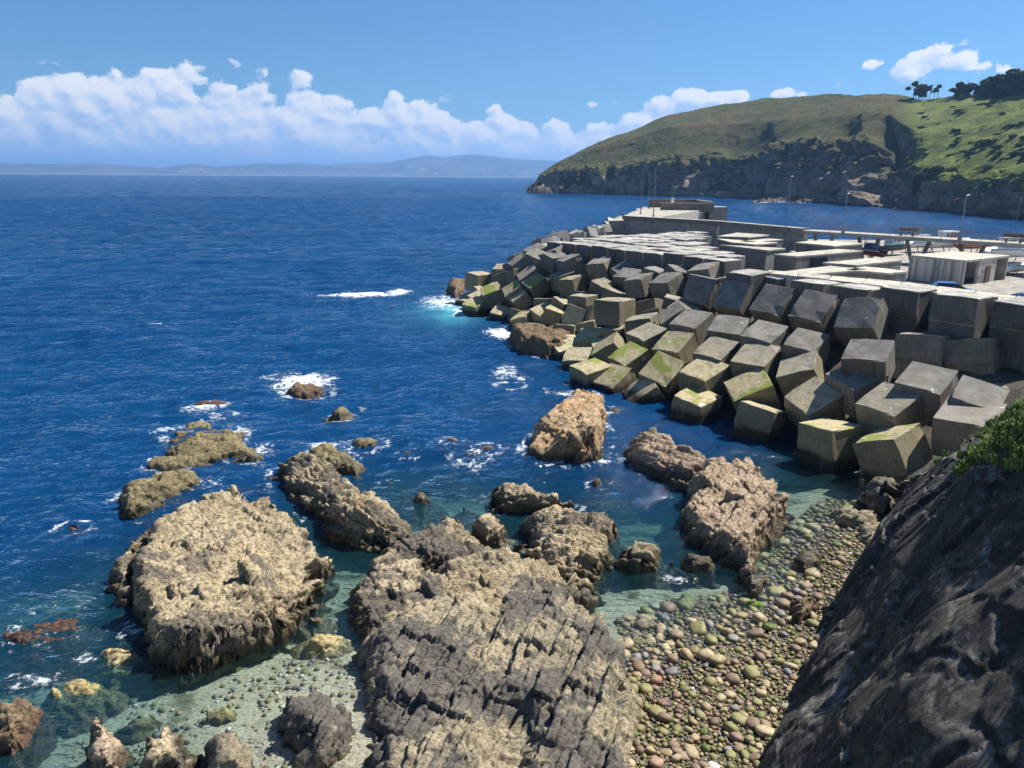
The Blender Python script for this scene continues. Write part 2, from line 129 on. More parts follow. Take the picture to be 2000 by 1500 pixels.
ROCKS=[('shore_rock','large flat-topped tan rock with dark undercut front,left of the turquoise channel','tan',[(-13.74,24.72),(-12.35,22.46),(-10.99,21.71),(-9.41,22.44),(-7.85,23.62),(-7.16,25.83),(-7.51,28.32),(-8.83,30.7),(-11.47,34.29),(-13.9,35.94),(-15.03,34.23),(-15.74,31.85),(-15.65,28.2)],[(-10.88,21.12,1.7),(-9.12,20.81,2.1),(-7.82,22.27,2.1),(-7.85,26.03,1.5),(-10.47,24.91,2.1),(-12.31,25.23,1.7),(-11.86,31.55,1.2),(-12.97,30.29,1.3),(-10.04,28.76,1.6),(-7.23,22.07,2.6),(-9.64,23.53,1.7),(-10.41,22.07,2.2),(-9.52,24.94,2.5)],0.08,0.45,62),('shore_rock','brown rock ledge on the seaward flank of the large flat-topped rock','tan',[(-16.88,28.82),(-15.55,26.44),(-14.38,25.39),(-14.36,26.28),(-15.4,29.5),(-15.91,32.67),(-16.54,32.58),(-17.05,30.63)],[(-14.97,26.4,0.8),(-15.15,28.07,1.0),(-15.35,30.09,0.9)],0.1,0.5,50),('shore_rock','rounded olive-brown rock just seaward of the large flat-topped rock','olive',[(-19.14,34.3),(-18.33,33.73),(-17.15,35.53),(-16.52,37.5),(-16.03,37.73),(-17.35,38.65),(-19.14,38.36),(-19.91,37.07),(-19.79,35.49)],[(-18.31,34.94,0.8),(-17.26,36.02,0.9),(-16.48,37.24,0.6)],0.1,0.6,40),('shore_rock','low weedy reef awash with foam,farthest out of the left-hand rocks','olive',[(-20.35,39.97),(-18.91,39.62),(-17.24,40.42),(-16.53,41.64),(-14.35,41.27),(-14.82,42.95),(-16.54,44.26),(-16.55,46.18),(-18.61,47.36),(-20.41,47.79),(-21.15,46.28),(-22.41,46.05),(-20.38,43.72)],[(-18.76,40.68,0.35),(-18.67,43.45,0.6),(-17.23,42.85,0.5),(-15.11,41.02,0.4),(-20.9,44.3,0.35)],0.12,0.7,25),('shore_rock','long ridge-backed rock across the turquoise channel,shaded on its left side','tan',[(-13.28,39.5),(-12.03,36.91),(-9.44,33.49),(-7.23,31.02),(-5.58,30.0),(-4.47,30.82),(-4.48,32.32),(-5.61,33.94),(-7.95,37.15),(-9.94,40.06),(-11.89,40.99),(-13.06,40.76)],[(-11.46,37.47,1.0),(-9.25,35.05,1.5),(-7.1,31.9,1.7),(-5.68,30.28,1.6),(-4.79,29.45,1.3),(-10.62,38.37,1.0)],0.09,0.7,-40),('shore_rock','low wet rock with foam behind the long ridge-backed rock','olive',[(-11.72,41.32),(-10.08,40.56),(-8.41,39.44),(-8.57,40.98),(-9.25,42.2),(-11.04,43.46),(-12.09,42.74)],[(-10.41,40.84,0.35),(-8.89,39.79,0.4)],0.12,0.5,10),('shore_rock','small rounded rock at the end of the long ridge-backed rock','tan',[(-5.86,30.32),(-5.03,30.01),(-4.35,31.31),(-4.45,32.85),(-5.16,32.55),(-5.96,32.3)],[(-4.89,30.05,1.0)],0.1,0.4,20),('shore_rock','broken tan rock mass with jagged ledges in the middle foreground','mix',[(-6.2,25.32),(-6.17,27.93),(-5.6,30.1),(-4.54,31.31),(-3.71,32.6),(-2.56,32.65),(-1.53,30.81),(0.05,29.46),(1.95,28.57),(2.92,27.53),(3.1,26.14),(2.1,24.43),(0.07,23.47),(-2.62,23.44),(-4.65,22.83),(-5.59,24.02)],[(-5.04,26.37,0.9),(-4.02,27.64,1.2),(-2.95,29.21,1.2),(-2.41,27.78,0.8),(-3.3,24.95,1.1),(-1.58,27.66,1.1),(0.05,26.29,1.2),(1.79,25.88,0.8),(-0.84,23.81,1.4),(-2.69,22.69,1.3),(-4.57,23.59,0.9),(-3.29,28.2,0.1)],0.075,0.6,40),('shore_rock','dark grey rock buttress with a black cleft,nearest the viewer at bottom centre','grey',[(-4.83,21.47),(-5.35,23.71),(-4.49,25.17),(-2.29,26.07),(0.06,27.03),(1.66,26.78),(3.14,25.61),(4.01,22.93),(4.23,20.33),(3.9,16.88),(2.57,14.96),(-0.53,14.65),(-2.98,15.51),(-4.19,18.91)],[(0.06,23.65,1.5),(1.56,22.11,1.8),(-1.62,22.23,1.6),(2.66,19.87,1.6),(0.82,19.93,1.9),(3.06,18.08,1.1),(2.08,16.86,1.3),(1.2,18.18,1.5),(-3.11,20.61,1.2),(-3.61,18.7,0.7),(-1.9,17.82,1.1),(-1.42,19.06,1.3),(-0.2,18.81,0.55),(-0.13,18.27,0.4),(-0.07,17.55,0.35),(0.02,16.7,0.3),(-0.84,17.64,1.1),(-0.85,16.46,1.0),(0.62,17.37,1.5),(0.72,16.25,1.2),(-3.12,16.46,0.5),(2.59,15.38,0.8)],0.07,0.7,70),('shore_rock','square-cornered slab of rock in the shallows,midway between the orange slab and the foreground','tan',[(-1.35,35.19),(-1.13,37.07),(-0.23,36.81),(1.07,36.02),(2.57,35.27),(3.38,35.26),(3.29,34.49),(1.53,34.12),(-0.2,34.43)],[(-0.33,34.52,1.2),(1.02,34.05,1.2),(2.72,33.83,1.1)],0.09,0.4,10),('shore_rock','upright dark knob of rock in the shallows beside the broken tan mass','tan',[(-1.85,31.6),(-1.41,30.53),(-0.28,30.55),(0.14,32.14),(-0.19,32.75),(-1.27,33.01),(-1.88,33.17)],[(-0.95,30.23,1.3),(-0.28,30.16,1.1)],0.085,0.4,60),('shore_rock','sloping ribbed rock on the right of the broken tan mass','tan',[(0.17,30.89),(0.53,33.2),(2.0,33.78),(3.67,33.38),(4.85,32.46),(4.67,30.48),(3.56,27.66),(2.64,26.5),(1.67,27.05),(0.91,28.86)],[(1.39,30.64,1.0),(2.65,29.84,1.4),(3.83,29.58,1.3),(2.84,26.94,1.3),(1.7,27.89,1.0)],0.085,0.6,-10),('shore_rock','small pale rock pointing right from the sloping ribbed rock','tan',[(4.34,29.79),(5.18,28.83),(6.26,28.93),(6.49,30.74),(5.84,31.02),(4.53,30.52)],[(4.88,29.21,0.6),(5.59,28.75,0.8)],0.09,0.35,-20),('shore_rock','orange-stained slab of rock standing in blue water before the concrete blocks','orange',[(0.58,43.26),(1.81,41.59),(3.83,41.06),(5.53,42.07),(6.31,48.77),(6.38,50.86),(4.25,50.81),(2.91,48.81),(1.66,46.57)],[(1.83,42.51,0.7),(3.27,41.95,1.6),(4.74,42.22,2.3),(4.79,39.68,1.8),(3.48,40.61,1.0),(4.47,45.7,2.0)],0.1,0.5,60),('shore_rock','knobbly pinkish-brown rock nearest the concrete blocks','pink',[(6.78,41.68),(7.18,40.11),(8.75,37.96),(9.82,37.29),(10.97,39.8),(10.81,41.16),(9.61,43.94),(8.58,45.17),(7.74,44.77),(7.22,43.84)],[(7.65,40.71,1.3),(8.51,38.58,1.5),(9.26,37.0,1.4)],0.09,0.5,-35),('shore_rock','tall craggy pinkish rock with a tail of stones at the edge of the pebbles','pink',[(7.81,33.6),(7.83,31.74),(8.52,30.3),(9.39,29.41),(9.28,27.15),(10.05,27.35),(10.8,29.88),(12.43,32.33),(13.71,35.14),(13.38,37.3),(13.52,39.61),(12.16,39.85),(11.02,39.17),(9.44,37.58)],[(9.06,33.04,1.7),(10.72,34.85,2.0),(11.23,33.21,1.9),(11.55,31.83,1.5),(9.22,30.1,1.8),(8.34,30.84,1.2),(9.72,29.33,1.0),(9.59,27.51,0.7)],0.08,0.5,55),('shore_rock','dark low slab lying in the shallow pool left of the pebbles','dark',[(7.09,29.6),(7.53,28.87),(8.5,28.88),(8.91,30.08),(8.22,30.06),(7.44,30.0)],[(7.72,28.91,0.5)],0.08,0.3,10),('shore_rock','rough brown rock at the waterline below the far concrete blocks','brown',[(-0.44,75.06),(0.46,70.05),(2.75,67.23),(4.85,67.69),(5.8,72.43),(5.62,75.65),(3.59,76.52),(1.52,76.99),(-0.04,77.08)],[(1.38,68.96,1.6),(3.46,68.53,1.8),(4.32,66.97,1.2)],0.16,0.6,10),('shore_rock','rock at the outermost seaward corner of the concrete blocks','brown',[(-9.49,108.0),(-8.05,103.35),(-6.78,105.25),(-6.98,114.35),(-7.79,115.19),(-9.35,115.46)],[(-7.73,104.0,1.3)],0.2,0.6,40),('shore_rock','dark smooth boulder in the clear pool at the bottom left of the buttress','grey',[(-7.31,19.97),(-6.72,18.88),(-5.81,17.98),(-4.93,17.9),(-4.48,18.49),(-4.54,19.55),(-5.38,20.58),(-6.37,20.74),(-7.12,20.55)],[(-6.09,18.73,1.0),(-4.99,17.79,1.1),(-5.52,17.63,0.9)],0.08,0.5,70),('shore_rock','pinkish cracked rock standing at the bottom left edge','pink',[(-11.5,17.09),(-12.37,18.83),(-12.16,19.25),(-11.44,19.04),(-11.17,18.84),(-10.1,16.75)],[(-10.97,17.54,1.1),(-10.22,16.39,1.3)],0.07,0.35,15),('shore_rock','pale jagged rock between the pinkish and the dark rock at the bottom edge','tan',[(-10.27,17.1),(-10.62,18.43),(-10.03,18.88),(-9.63,18.99),(-8.86,18.25),(-8.21,16.77)],[(-9.26,17.57,1.0),(-9.42,16.96,0.8),(-8.55,16.85,0.9)],0.07,0.4,60),('shore_rock','dark jagged rock at the bottom edge below the clear sandy pool','grey',[(-8.21,16.77),(-8.72,18.25),(-8.34,18.7),(-7.68,18.95),(-7.19,18.47),(-6.58,16.78)],[(-7.49,17.5,1.0),(-6.92,16.47,1.1),(-7.73,16.79,0.8)],0.07,0.4,50),('shore_rock','brown rock cut off by the left edge of the picture','brown',[(-16.13,19.88),(-15.33,20.16),(-14.26,20.22),(-13.83,19.46),(-13.53,18.4),(-14.01,18.0),(-14.87,17.99)],[(-13.99,18.67,0.9),(-14.0,18.02,1.0)],0.08,0.5,20),('shore_rock','dark lumpy rocks at the foot of the shaded cliff','grey',[(18.1,37.44),(17.34,34.9),(18.29,34.51),(20.14,36.49),(21.6,38.89),(19.92,37.63),(18.47,37.4)],[(17.6,34.73,1.3),(18.5,34.59,1.5)],0.09,0.4,30),('shore_rock','smooth olive boulder under clear water near the shaded cliff','sand',[(15.86,35.18),(15.72,33.72),(16.59,32.92),(17.61,33.48),(18.28,34.92),(17.28,35.15),(16.49,35.66)],[(16.31,33.8,0.5),(16.69,32.82,0.7)],0.09,0.7,20),('shore_rock','smooth grey boulder just below the olive boulder by the cliff','sand',[(15.7,31.86),(15.8,31.12),(16.6,31.38),(17.55,32.67),(16.68,32.68),(16.25,32.81)],[(15.87,30.97,0.7)],0.09,0.5,20),('shore_rock','rusty brown rock among the pebbles by the cliff','brown',[(10.31,25.7),(10.47,24.79),(11.31,25.03),(12.11,26.26),(12.0,26.68),(11.2,26.69),(10.71,26.61)],[(10.85,25.27,0.7)],0.07,0.35,40),('shore_rock','dark flat boulder half out of the pebble pool','dark',[(12.06,29.9),(12.32,29.11),(13.25,29.56),(13.82,30.62),(13.11,30.7)],[(12.69,29.61,0.35)],0.08,0.3,10)]
SMALL=[('weedy rock ringed with foam,larger of the two far out',(-15.52,55.68),1.6,0.55,'brown',0.8),('thin brown rock awash just beyond the larger foam-ringed rock',(-18.96,60.13),1.17,0.25,'brown',0.5),('round mossy rock alone in open water',(-11.72,49.81),0.79,0.6,'olive',0.9),('dark rock awash with foam off the left-hand reef',(-21.68,52.33),1.26,0.22,'brown',0.5),('dark twin-topped rock beyond the long ridge-backed rock',(-8.92,43.96),1.02,0.5,'olive',0.6),('small brown rock,leftmost of the three in mid water',(-3.67,44.71),0.57,0.4,'brown',0.9),('small rock with foam,nearest of the three in mid water',(-2.49,42.33),0.73,0.35,'brown',0.6),('small brown rock,rightmost of the three in mid water',(-1.5,43.3),0.68,0.4,'brown',0.6),('tiny rock awash between the ridge-backed rock and mid water',(-6.15,42.95),0.43,0.2,'olive',0.6),('small brown rock in open water left of the near blocks',(-0.08,57.23),0.95,0.3,'brown',0.5),('reddish rock awash by the corner of the near blocks',(3.57,55.89),0.93,0.2,'brown',0.4),('dark boulder beside the top of the orange slab',(5.57,54.84),0.84,0.7,'dark',0.8),('small dark rock right of the orange slab',(7.2,52.03),0.59,0.35,'dark',0.6),('small tan rock behind the broken tan mass,left one',(-4.47,35.94),0.53,0.35,'tan',0.7),('tiny brown rock left of the square-cornered slab',(-2.33,34.99),0.28,0.35,'brown',0.9),('small dark rock right of the square-cornered slab',(4.63,38.09),0.42,0.35,'dark',0.8),('tan pinnacle behind the broken tan mass',(-2.9,32.35),0.53,1.1,'tan',0.9),('small mossy rock between the ridge-backed rock and the slab',(-6.5,38.38),0.34,0.15,'olive',0.8),('small brown rock awash left of the rounded olive rock',(-20.45,32.71),0.56,0.3,'brown',0.6),('yellow-brown rock with foam left of the big flat-topped rock',(-13.29,22.73),0.7,0.35,'yellow',0.6),('yellow-brown flat rock,lower of the two on the left',(-13.86,20.99),0.83,0.22,'yellow',0.5),('brown rock under the water surface near the left edge',(-16.74,24.2),1.07,0.05,'brown',0.8),('submerged yellow stone in the sandy pool,left one',(-11.41,19.93),0.49,-0.15,'yellow',0.6),('submerged yellow stone in the sandy pool,right one',(-8.96,20.07),0.69,-0.12,'yellow',0.6),('yellow-crusted rock at the right end of the big flat-topped rock',(-6.55,23.45),0.74,0.3,'yellow',0.7),('tan stone wedged at the right end of the big flat-topped rock',(-7.24,24.9),0.49,0.35,'tan',0.6),('small dark cube-like stone beside the low dark slab',(6.86,29.55),0.23,0.35,'dark',0.9),('bright green weed-covered stone in the pebble pool',(9.51,26.52),0.45,0.18,'green',0.6),('pale boulder at the foot of the shaded cliff among pebbles',(12.14,25.55),0.56,0.5,'pink',0.9)]
SEABED=[(-65.58,95.65,-7.0),(-38.49,113.25,-7.0),(-7.47,109.37,-6.0),(-32.99,67.6,-5.0),(-39.49,55.61,-5.5),(-28.08,43.17,-4.0),(-23.62,31.78,-2.6),(-17.9,28.09,-1.6),(-16.68,24.24,-1.3),(-12.42,21.35,-0.75),(-14.8,19.99,-1.0),(-9.15,21.63,-0.35),(-11.14,22.34,-0.5),(-7.52,22.38,-0.3),(-7.49,19.11,-0.2),(-6.41,23.53,-0.3),(-6.76,27.62,-0.75),(-8.25,31.27,-0.9),(-11.18,36.75,-1.8),(-14.95,45.38,-3.5),(-4.44,36.39,-1.0),(-11.96,56.68,-4.0),(-3.24,45.97,-2.6),(0.04,49.31,-2.8),(9.14,51.32,-3.5),(5.68,38.93,-1.8),(7.08,37.24,-1.6),(5.22,31.84,-1.1),(7.78,35.27,-1.5),(7.71,29.43,-0.75),(5.03,26.45,-0.4),(2.93,25.3,-0.35),(5.74,25.03,-0.15),(4.96,22.8,-0.1),(4.74,19.91,0.15),(6.5,17.96,0.38),(4.18,14.05,0.7),(9.35,21.46,0.12),(9.85,26.06,-0.12),(12.44,27.75,0.02),(13.05,32.32,-0.25),(15.24,31.96,-0.05),(16.22,37.44,-0.45),(14.5,40.29,-1.1),(15.95,50.02,-2.2),(18.72,43.74,-1.2),(0.01,70.08,-4.5),(7.86,76.03,-4.0),(-19.72,146.23,-6.5),(-0.09,126.17,-5.0),(-3.56,14.54,0.1),(-10.02,15.13,-0.6),(19.49,38.74,-0.4),(26.27,43.53,-0.4)]
FOAM=[(-21.2,105.0,7.6,2.4,1.0),(-15.9,107.2,2.2,3.0,1.0),(-8.8,99.8,4.1,8.2,0.75),(-6.0,92.8,2.8,3.8,0.8),(-1.1,79.2,2.2,4.0,0.95),(-0.6,62.0,1.5,2.8,0.75),(0.6,59.9,1.2,1.0,0.6),(-16.5,58.3,2.9,3.0,0.9),(-21.8,52.2,2.2,1.9,0.8),(-19.9,49.8,2.6,2.5,0.45),(-15.0,42.5,1.3,2.3,0.6),(-11.4,43.6,1.0,1.3,1.0),(-12.7,40.7,0.6,0.7,0.7),(-2.3,41.5,2.1,1.9,0.55),(3.0,41.6,2.1,1.9,0.5),(-20.2,41.2,1.0,1.6,0.6),(-13.9,24.6,0.9,0.7,0.6),(-15.6,21.6,1.5,0.8,0.5),(-16.6,24.5,1.3,1.6,0.35),(3.9,55.5,1.5,0.7,0.7),(-39.6,83.5,1.6,1.0,0.6),(-10.7,51.9,0.5,0.8,0.5),(-16.5,37.8,1.8,1.1,0.5),(7.0,28.5,1.3,1.3,0.4),(-14.7,22.7,1.0,0.7,0.5),(-17.4,46.7,1.4,1.5,0.6)]
PEBBLE_AREA=[(3.01,15.87),(3.31,17.97),(3.86,21.82),(4.0,24.13),(3.94,25.8),(6.24,27.7),(8.83,28.13),(10.54,30.33),(13.3,34.54),(16.83,37.76),(18.65,35.83),(15.69,30.88),(12.66,26.27),(9.06,20.62),(7.27,18.01),(5.72,15.58)]
POOL=[(-12.47,21.64),(-9.74,21.94),(-7.74,23.23),(-6.54,24.98),(-5.35,22.82),(-4.63,20.0),(-6.21,17.88),(-6.72,16.78),(-10.1,16.75),(-11.62,19.26)]
CLIFF_FOOT=[(5.23,13.97,0.5),(7.04,17.45,0.5),(8.84,20.1,0.4),(12.5,25.94,0.2),(15.59,30.69,0.1),(18.65,35.83,0.0),(20.16,37.69,0.2)]
CLIFF_CREST=[(5.21,5.54,13.5),(9.38,11.59,12.0),(13.7,19.54,9.6),(14.96,23.24,7.6),(16.23,27.17,5.6),(17.67,31.51,3.4),(18.96,35.15,1.4)]
HEAD=[[(13.5,759.9,0.0),(13.6,767.9,3.0),(13.8,779.9,0.3),(14.0,789.9,1.1),(18.6,1049.8,2.0)],[(29.6,769.4,0.0),(29.7,779.4,12.1),(30.2,794.4,18.0),(30.9,814.4,19.0),(40.8,1074.2,11.8)],[(45.3,758.6,0.0),(45.6,770.6,18.0),(47.0,798.6,29.0),(49.3,838.6,32.7),(64.6,1098.1,20.3)],[(66.4,747.1,0.0),(67.1,762.1,20.5),(69.6,797.0,37.9),(74.7,856.8,45.3),(97.3,1115.8,28.1)],[(86.7,734.9,0.0),(88.0,752.9,22.9),(91.9,794.7,46.7),(100.9,874.2,56.7),(130.7,1132.5,35.1)],[(111.5,711.3,0.0),(113.5,731.2,24.7),(119.8,780.9,54.0),(134.5,879.8,67.8),(173.8,1136.8,42.0)],[(132.2,687.4,0.0),(134.9,709.3,28.1),(143.9,766.6,60.8),(163.5,874.8,79.2),(211.3,1130.4,49.1)],[(162.9,649.9,0.0),(167.5,677.6,33.3),(180.4,738.3,63.0),(207.5,855.2,89.3),(268.9,1107.8,55.4)],[(190.1,590.1,0.0),(198.1,625.4,37.2),(215.4,687.0,62.5),(249.5,802.1,91.3),(326.7,1050.4,56.6)],[(205.7,531.6,0.0),(217.9,574.0,39.9),(237.7,631.8,61.3),(276.2,740.1,89.3),(367.1,983.7,55.4)],[(209.1,476.1,0.0),(227.9,531.2,44.1),(247.0,579.6,60.5),(288.3,681.5,84.9),(389.6,921.0,52.6)],[(211.6,442.0,0.0),(229.3,488.9,35.2),(250.4,539.8,57.6),(297.2,644.8,79.5),(406.1,880.9,49.3)],[(211.7,408.4,0.0),(216.9,423.7,18.9),(245.7,486.5,42.0),(303.5,608.5,75.0),(419.5,841.2,46.5)],[(211.3,374.5,0.0),(216.2,387.8,17.1),(245.9,446.8,37.8),(307.6,566.9,71.4),(431.5,795.5,44.3)],[(211.0,345.7,0.0),(216.3,358.8,16.5),(247.9,416.8,36.0),(311.0,530.6,68.7),(442.4,754.9,42.6)],[(209.7,322.9,0.0),(215.5,335.8,16.1),(248.7,392.9,34.9),(312.1,500.7,66.4),(449.7,721.3,41.2)],[(206.1,282.9,0.0),(212.5,295.6,15.9),(248.8,350.7,32.2),(314.9,450.9,61.6),(463.8,664.1,38.2)],[(200.4,236.5,0.0),(207.8,248.6,14.9),(248.1,300.9,29.4),(315.0,388.3,55.1),(478.8,590.2,34.2)]]
HILLS=[(-8701.0,9659.0,92.0),(-7949.0,10287.0,80.0),(-7034.0,10933.0,141.0),(-6729.0,11123.0,139.0),(-6464.0,11279.0,130.0),(-6071.0,11496.0,135.0),(-5596.0,11734.0,128.0),(-5286.0,11877.0,102.0),(-5056.0,11976.0,142.0),(-4824.0,12072.0,159.0),(-4523.0,12188.0,110.0),(-4207.0,12300.0,137.0),(-3847.0,12418.0,171.0),(-3402.0,12547.0,191.0),(-2948.0,12661.0,173.0),(-2479.0,12762.0,201.0),(-2001.0,12845.0,214.0),(-1676.0,12892.0,272.0),(-1390.0,12926.0,314.0),(-1103.0,12953.0,293.0),(-855.0,12972.0,335.0),(-566.0,12988.0,337.0),(-317.0,12996.0,307.0),(-26.0,13000.0,278.0),(307.0,12996.0,272.0),(639.0,12984.0,258.0),(1053.0,12957.0,236.0),(2033.0,12840.0,186.0),(3949.0,12386.0,155.0),(6482.0,11269.0,162.0)]
BOXES=[('a',[(34.24,94.43),(38.7,98.04),(42.07,93.47),(37.01,89.72)]),('b',[(26.57,79.2),(35.91,85.84),(37.8,83.82),(28.16,77.25)]),('c',[(28.62,71.57),(35.56,76.42),(37.44,74.4),(30.9,69.6)]),('d',[(22.24,64.12),(28.23,68.82),(30.6,66.44),(24.58,62.87)]),('e',[(28.45,65.94),(31.3,68.61),(33.46,65.28),(31.15,63.73)]),('f',[(28.52,94.31),(34.22,98.69),(32.9,100.22),(27.56,95.74)]),('house',[(40.64,79.36),(47.55,84.32),(51.06,79.68),(43.53,74.43)]),('g1',[(27.05,103.57),(31.77,110.71),(35.03,106.62),(30.84,102.16)]),('g2',[(26.39,93.76),(26.03,99.6),(31.91,93.86),(28.4,91.06)]),('g3',[(25.33,87.79),(23.9,90.35),(30.3,86.27),(27.35,83.62)])]
STRIP=[[(21.94,63.62),(20.3,54.44)],[(24.73,60.12),(22.99,53.05)],[(27.14,56.69),(25.55,51.73)],[(29.54,53.37),(27.6,48.51)],[(31.6,50.86),(29.07,45.09)],[(32.48,48.52),(28.95,41.28)],[(33.68,43.54),(30.06,36.94)]]
STRIPN=[(21.39,64.66),(25.68,60.49),(28.11,58.77),(29.96,56.28),(31.88,53.24),(33.61,50.28),(35.29,45.72)]
STRIPF=[(20.7,62.51),(24.6,57.84),(26.5,55.28),(28.79,51.65),(30.87,48.55),(31.55,47.07),(33.56,43.37)]
WALL=[(20.03,144.49),(33.41,128.68),(41.03,111.02)]
WALK=[(38.57,104.29),(48.62,92.87),(55.24,84.19),(59.64,69.56)]
LAMPS=[('quay',(39.53,113.4,6.0)),('walk',(41.75,98.94,9.25)),('walk',(51.14,89.31,9.25)),('far',(126.4,197.02,4.0)),('pier',(27.3,168.56,8.3)),('pier',(34.73,202.69,8.3)),('pier',(27.08,151.79,8.6))]
BEACON=(41.54,206.24,8.6)
BENCH=[(46.69,94.29,9.25),(53.68,84.71,9.25),(48.4,94.86,9.25)]
PIER=[(22.23,155.14),(40.32,233.92),(55.78,237.05),(36.56,149.55)]
BOATS=[('red',(45.16,98.24,6.0)),('dark',(51.62,105.24,6.0)),('white',(57.92,110.07,6.0)),('white2',(61.85,110.36,6.0)),('pink',(64.97,109.08,6.0)),('motor',(62.43,96.97,6.0)),('low',(55.24,84.58,6.0))]
CARS=[(37.67,65.4,6.0),(41.96,62.53,6.0)]
CLUMP=[(289.3,626.42,76.55),(297.04,633.85,77.67),(299.5,627.15,76.31),(300.05,621.35,74.31),(307.61,628.79,77.63),(312.67,631.87,77.96),(317.44,635.08,78.29),(319.39,631.87,78.0),(323.68,634.17,78.62),(327.92,635.37,78.39)]
REEF=[(168.68,522.59,0.0),(191.16,548.39,0.0),(194.08,517.94,0.0),(232.4,580.59,0.0),(230.01,515.6,0.0),(212.66,431.91,0.0),(210.63,406.08,0.0),(218.12,395.59,0.0),(218.62,374.16,0.0),(27.97,753.32,0.0),(83.51,771.06,0.0)]

# ------------------------------------------------------------------ helpers
def tag(o, label=None, cat=None, group=None, kind=None):
    if label: o['label'] = label
    if cat: o['category'] = cat
    if group: o['group'] = group
    if kind: o['kind'] = kind
    return o
def empty(name, loc=(0, 0, 0), rz=0.0):
    o = bpy.data.objects.new(name, None); o.empty_display_size = 0.3; COL.objects.link(o)
    o.location = loc; o.rotation_euler = (0, 0, rz); return o
def ob(name, me, mat=None, parent=None, loc=None):
    o = bpy.data.objects.new(name, me); COL.objects.link(o)
    if mat is not None and len(me.materials) == 0: me.materials.append(mat)
    if parent is not None: o.parent = parent
    if loc is not None: o.location = loc
    return o
def smooth(me, on=True):
    me.polygons.foreach_set('use_smooth', [on]*len(me.polygons)); return me
def mesh(name, V, F, sm=False):
    me = bpy.data.meshes.new(name); me.from_pydata([tuple(map(float, v)) for v in V], [], F); me.update()
    if sm: smooth(me)
    return me
def grid_mesh(name, P, mask=None, sm=True):
    """P: (ny,nx,3) array -> quad mesh; mask marks the cells to keep"""
    ny, nx = P.shape[:2]
    idx = np.arange(ny*nx).reshape(ny, nx)
    q = np.stack([idx[:-1, :-1], idx[:-1, 1:], idx[1:, 1:], idx[1:, :-1]], -1)
    q = q[mask] if mask is not None else q.reshape(-1, 4)
    V = P.reshape(-1, 3)
    used = np.zeros(len(V), bool); used[q.ravel()] = True
    remap = np.cumsum(used)-1
    V = V[used]; q = remap[q]
    me = bpy.data.meshes.new(name)
    me.vertices.add(len(V)); me.vertices.foreach_set('co', V.astype(np.float32).ravel())
    me.loops.add(q.size); me.loops.foreach_set('vertex_index', q.astype(np.int32).ravel())
    me.polygons.add(len(q)); me.polygons.foreach_set('loop_start', (np.arange(len(q))*4).astype(np.int32))
    me.polygons.foreach_set('loop_total', np.full(len(q), 4, np.int32))
    me.update(calc_edges=True); me.validate()
    if sm: smooth(me)
    me['used'] = 0
    return me, used
class MB:
    """collects simple solids into one mesh"""
    def __init__(s): s.V = []; s.F = []
    def add(s, V, F):
        k = len(s.V); s.V += [tuple(v) for v in V]; s.F += [tuple(i+k for i in f) for f in F]; return s
    def box(s, c, d, rz=0.0, taper=1.0):
        x, y, z = d[0]/2, d[1]/2, d[2]/2; cs, sn = math.cos(rz), math.sin(rz); V = []
        for zz, t in ((-z, 1.0), (z, taper)):
            for xx, yy in ((-x, -y), (x, -y), (x, y), (-x, y)):
                xx *= t; yy *= t
                V.append((c[0]+xx*cs-yy*sn, c[1]+xx*sn+yy*cs, c[2]+zz))
        return s.add(V, [(3, 2, 1, 0), (4, 5, 6, 7), (0, 1, 5, 4), (1, 2, 6, 5), (2, 3, 7, 6), (3, 0, 4, 7)])
    def prism(s, poly, z0, z1):
        n = len(poly); a = sum(poly[i][0]*poly[(i+1) % n][1]-poly[(i+1) % n][0]*poly[i][1] for i in range(n))
        if a < 0: poly = list(poly)[::-1]
        V = [(p[0], p[1], z0) for p in poly]+[(p[0], p[1], z1) for p in poly]
        return s.add(V, [tuple(range(n))[::-1], tuple(range(n, 2*n))]+[(i, (i+1) % n, (i+1) % n+n, i+n) for i in range(n)])
    def tube(s, a, b, ra, rb=None, k=8):
        rb = ra if rb is None else rb
        a = Vector(a); b = Vector(b); d = (b-a).normalized()
        u = d.orthogonal().normalized(); v = d.cross(u); V = []
        for p, rr in ((a, ra), (b, rb)):
            for i in range(k):
                t = 2*math.pi*i/k; V.append(p+u*(math.cos(t)*rr)+v*(math.sin(t)*rr))
        return s.add(V, [tuple(range(k))[::-1], tuple(range(k, 2*k))]+[(i, (i+1) % k, (i+1) % k+k, i+k) for i in range(k)])
    def build(s, name, mat, parent=None, loc=None, bev=0.0, sm=False):
        me = mesh(name, s.V, s.F)
        if bev > 0:
            bm = bmesh.new(); bm.from_mesh(me)
            bmesh.ops.bevel(bm, geom=list(bm.edges), offset=bev, segments=1, affect='EDGES', clamp_overlap=True)
            bm.to_mesh(me); bm.free()
        if sm: smooth(me)
        return ob(name, me, mat, parent, loc)
def copy_tree(o, parent=None):
    c = o.copy(); COL.objects.link(c)
    if parent is not None: c.parent = parent
    for ch in o.children: copy_tree(ch, c)
    return c

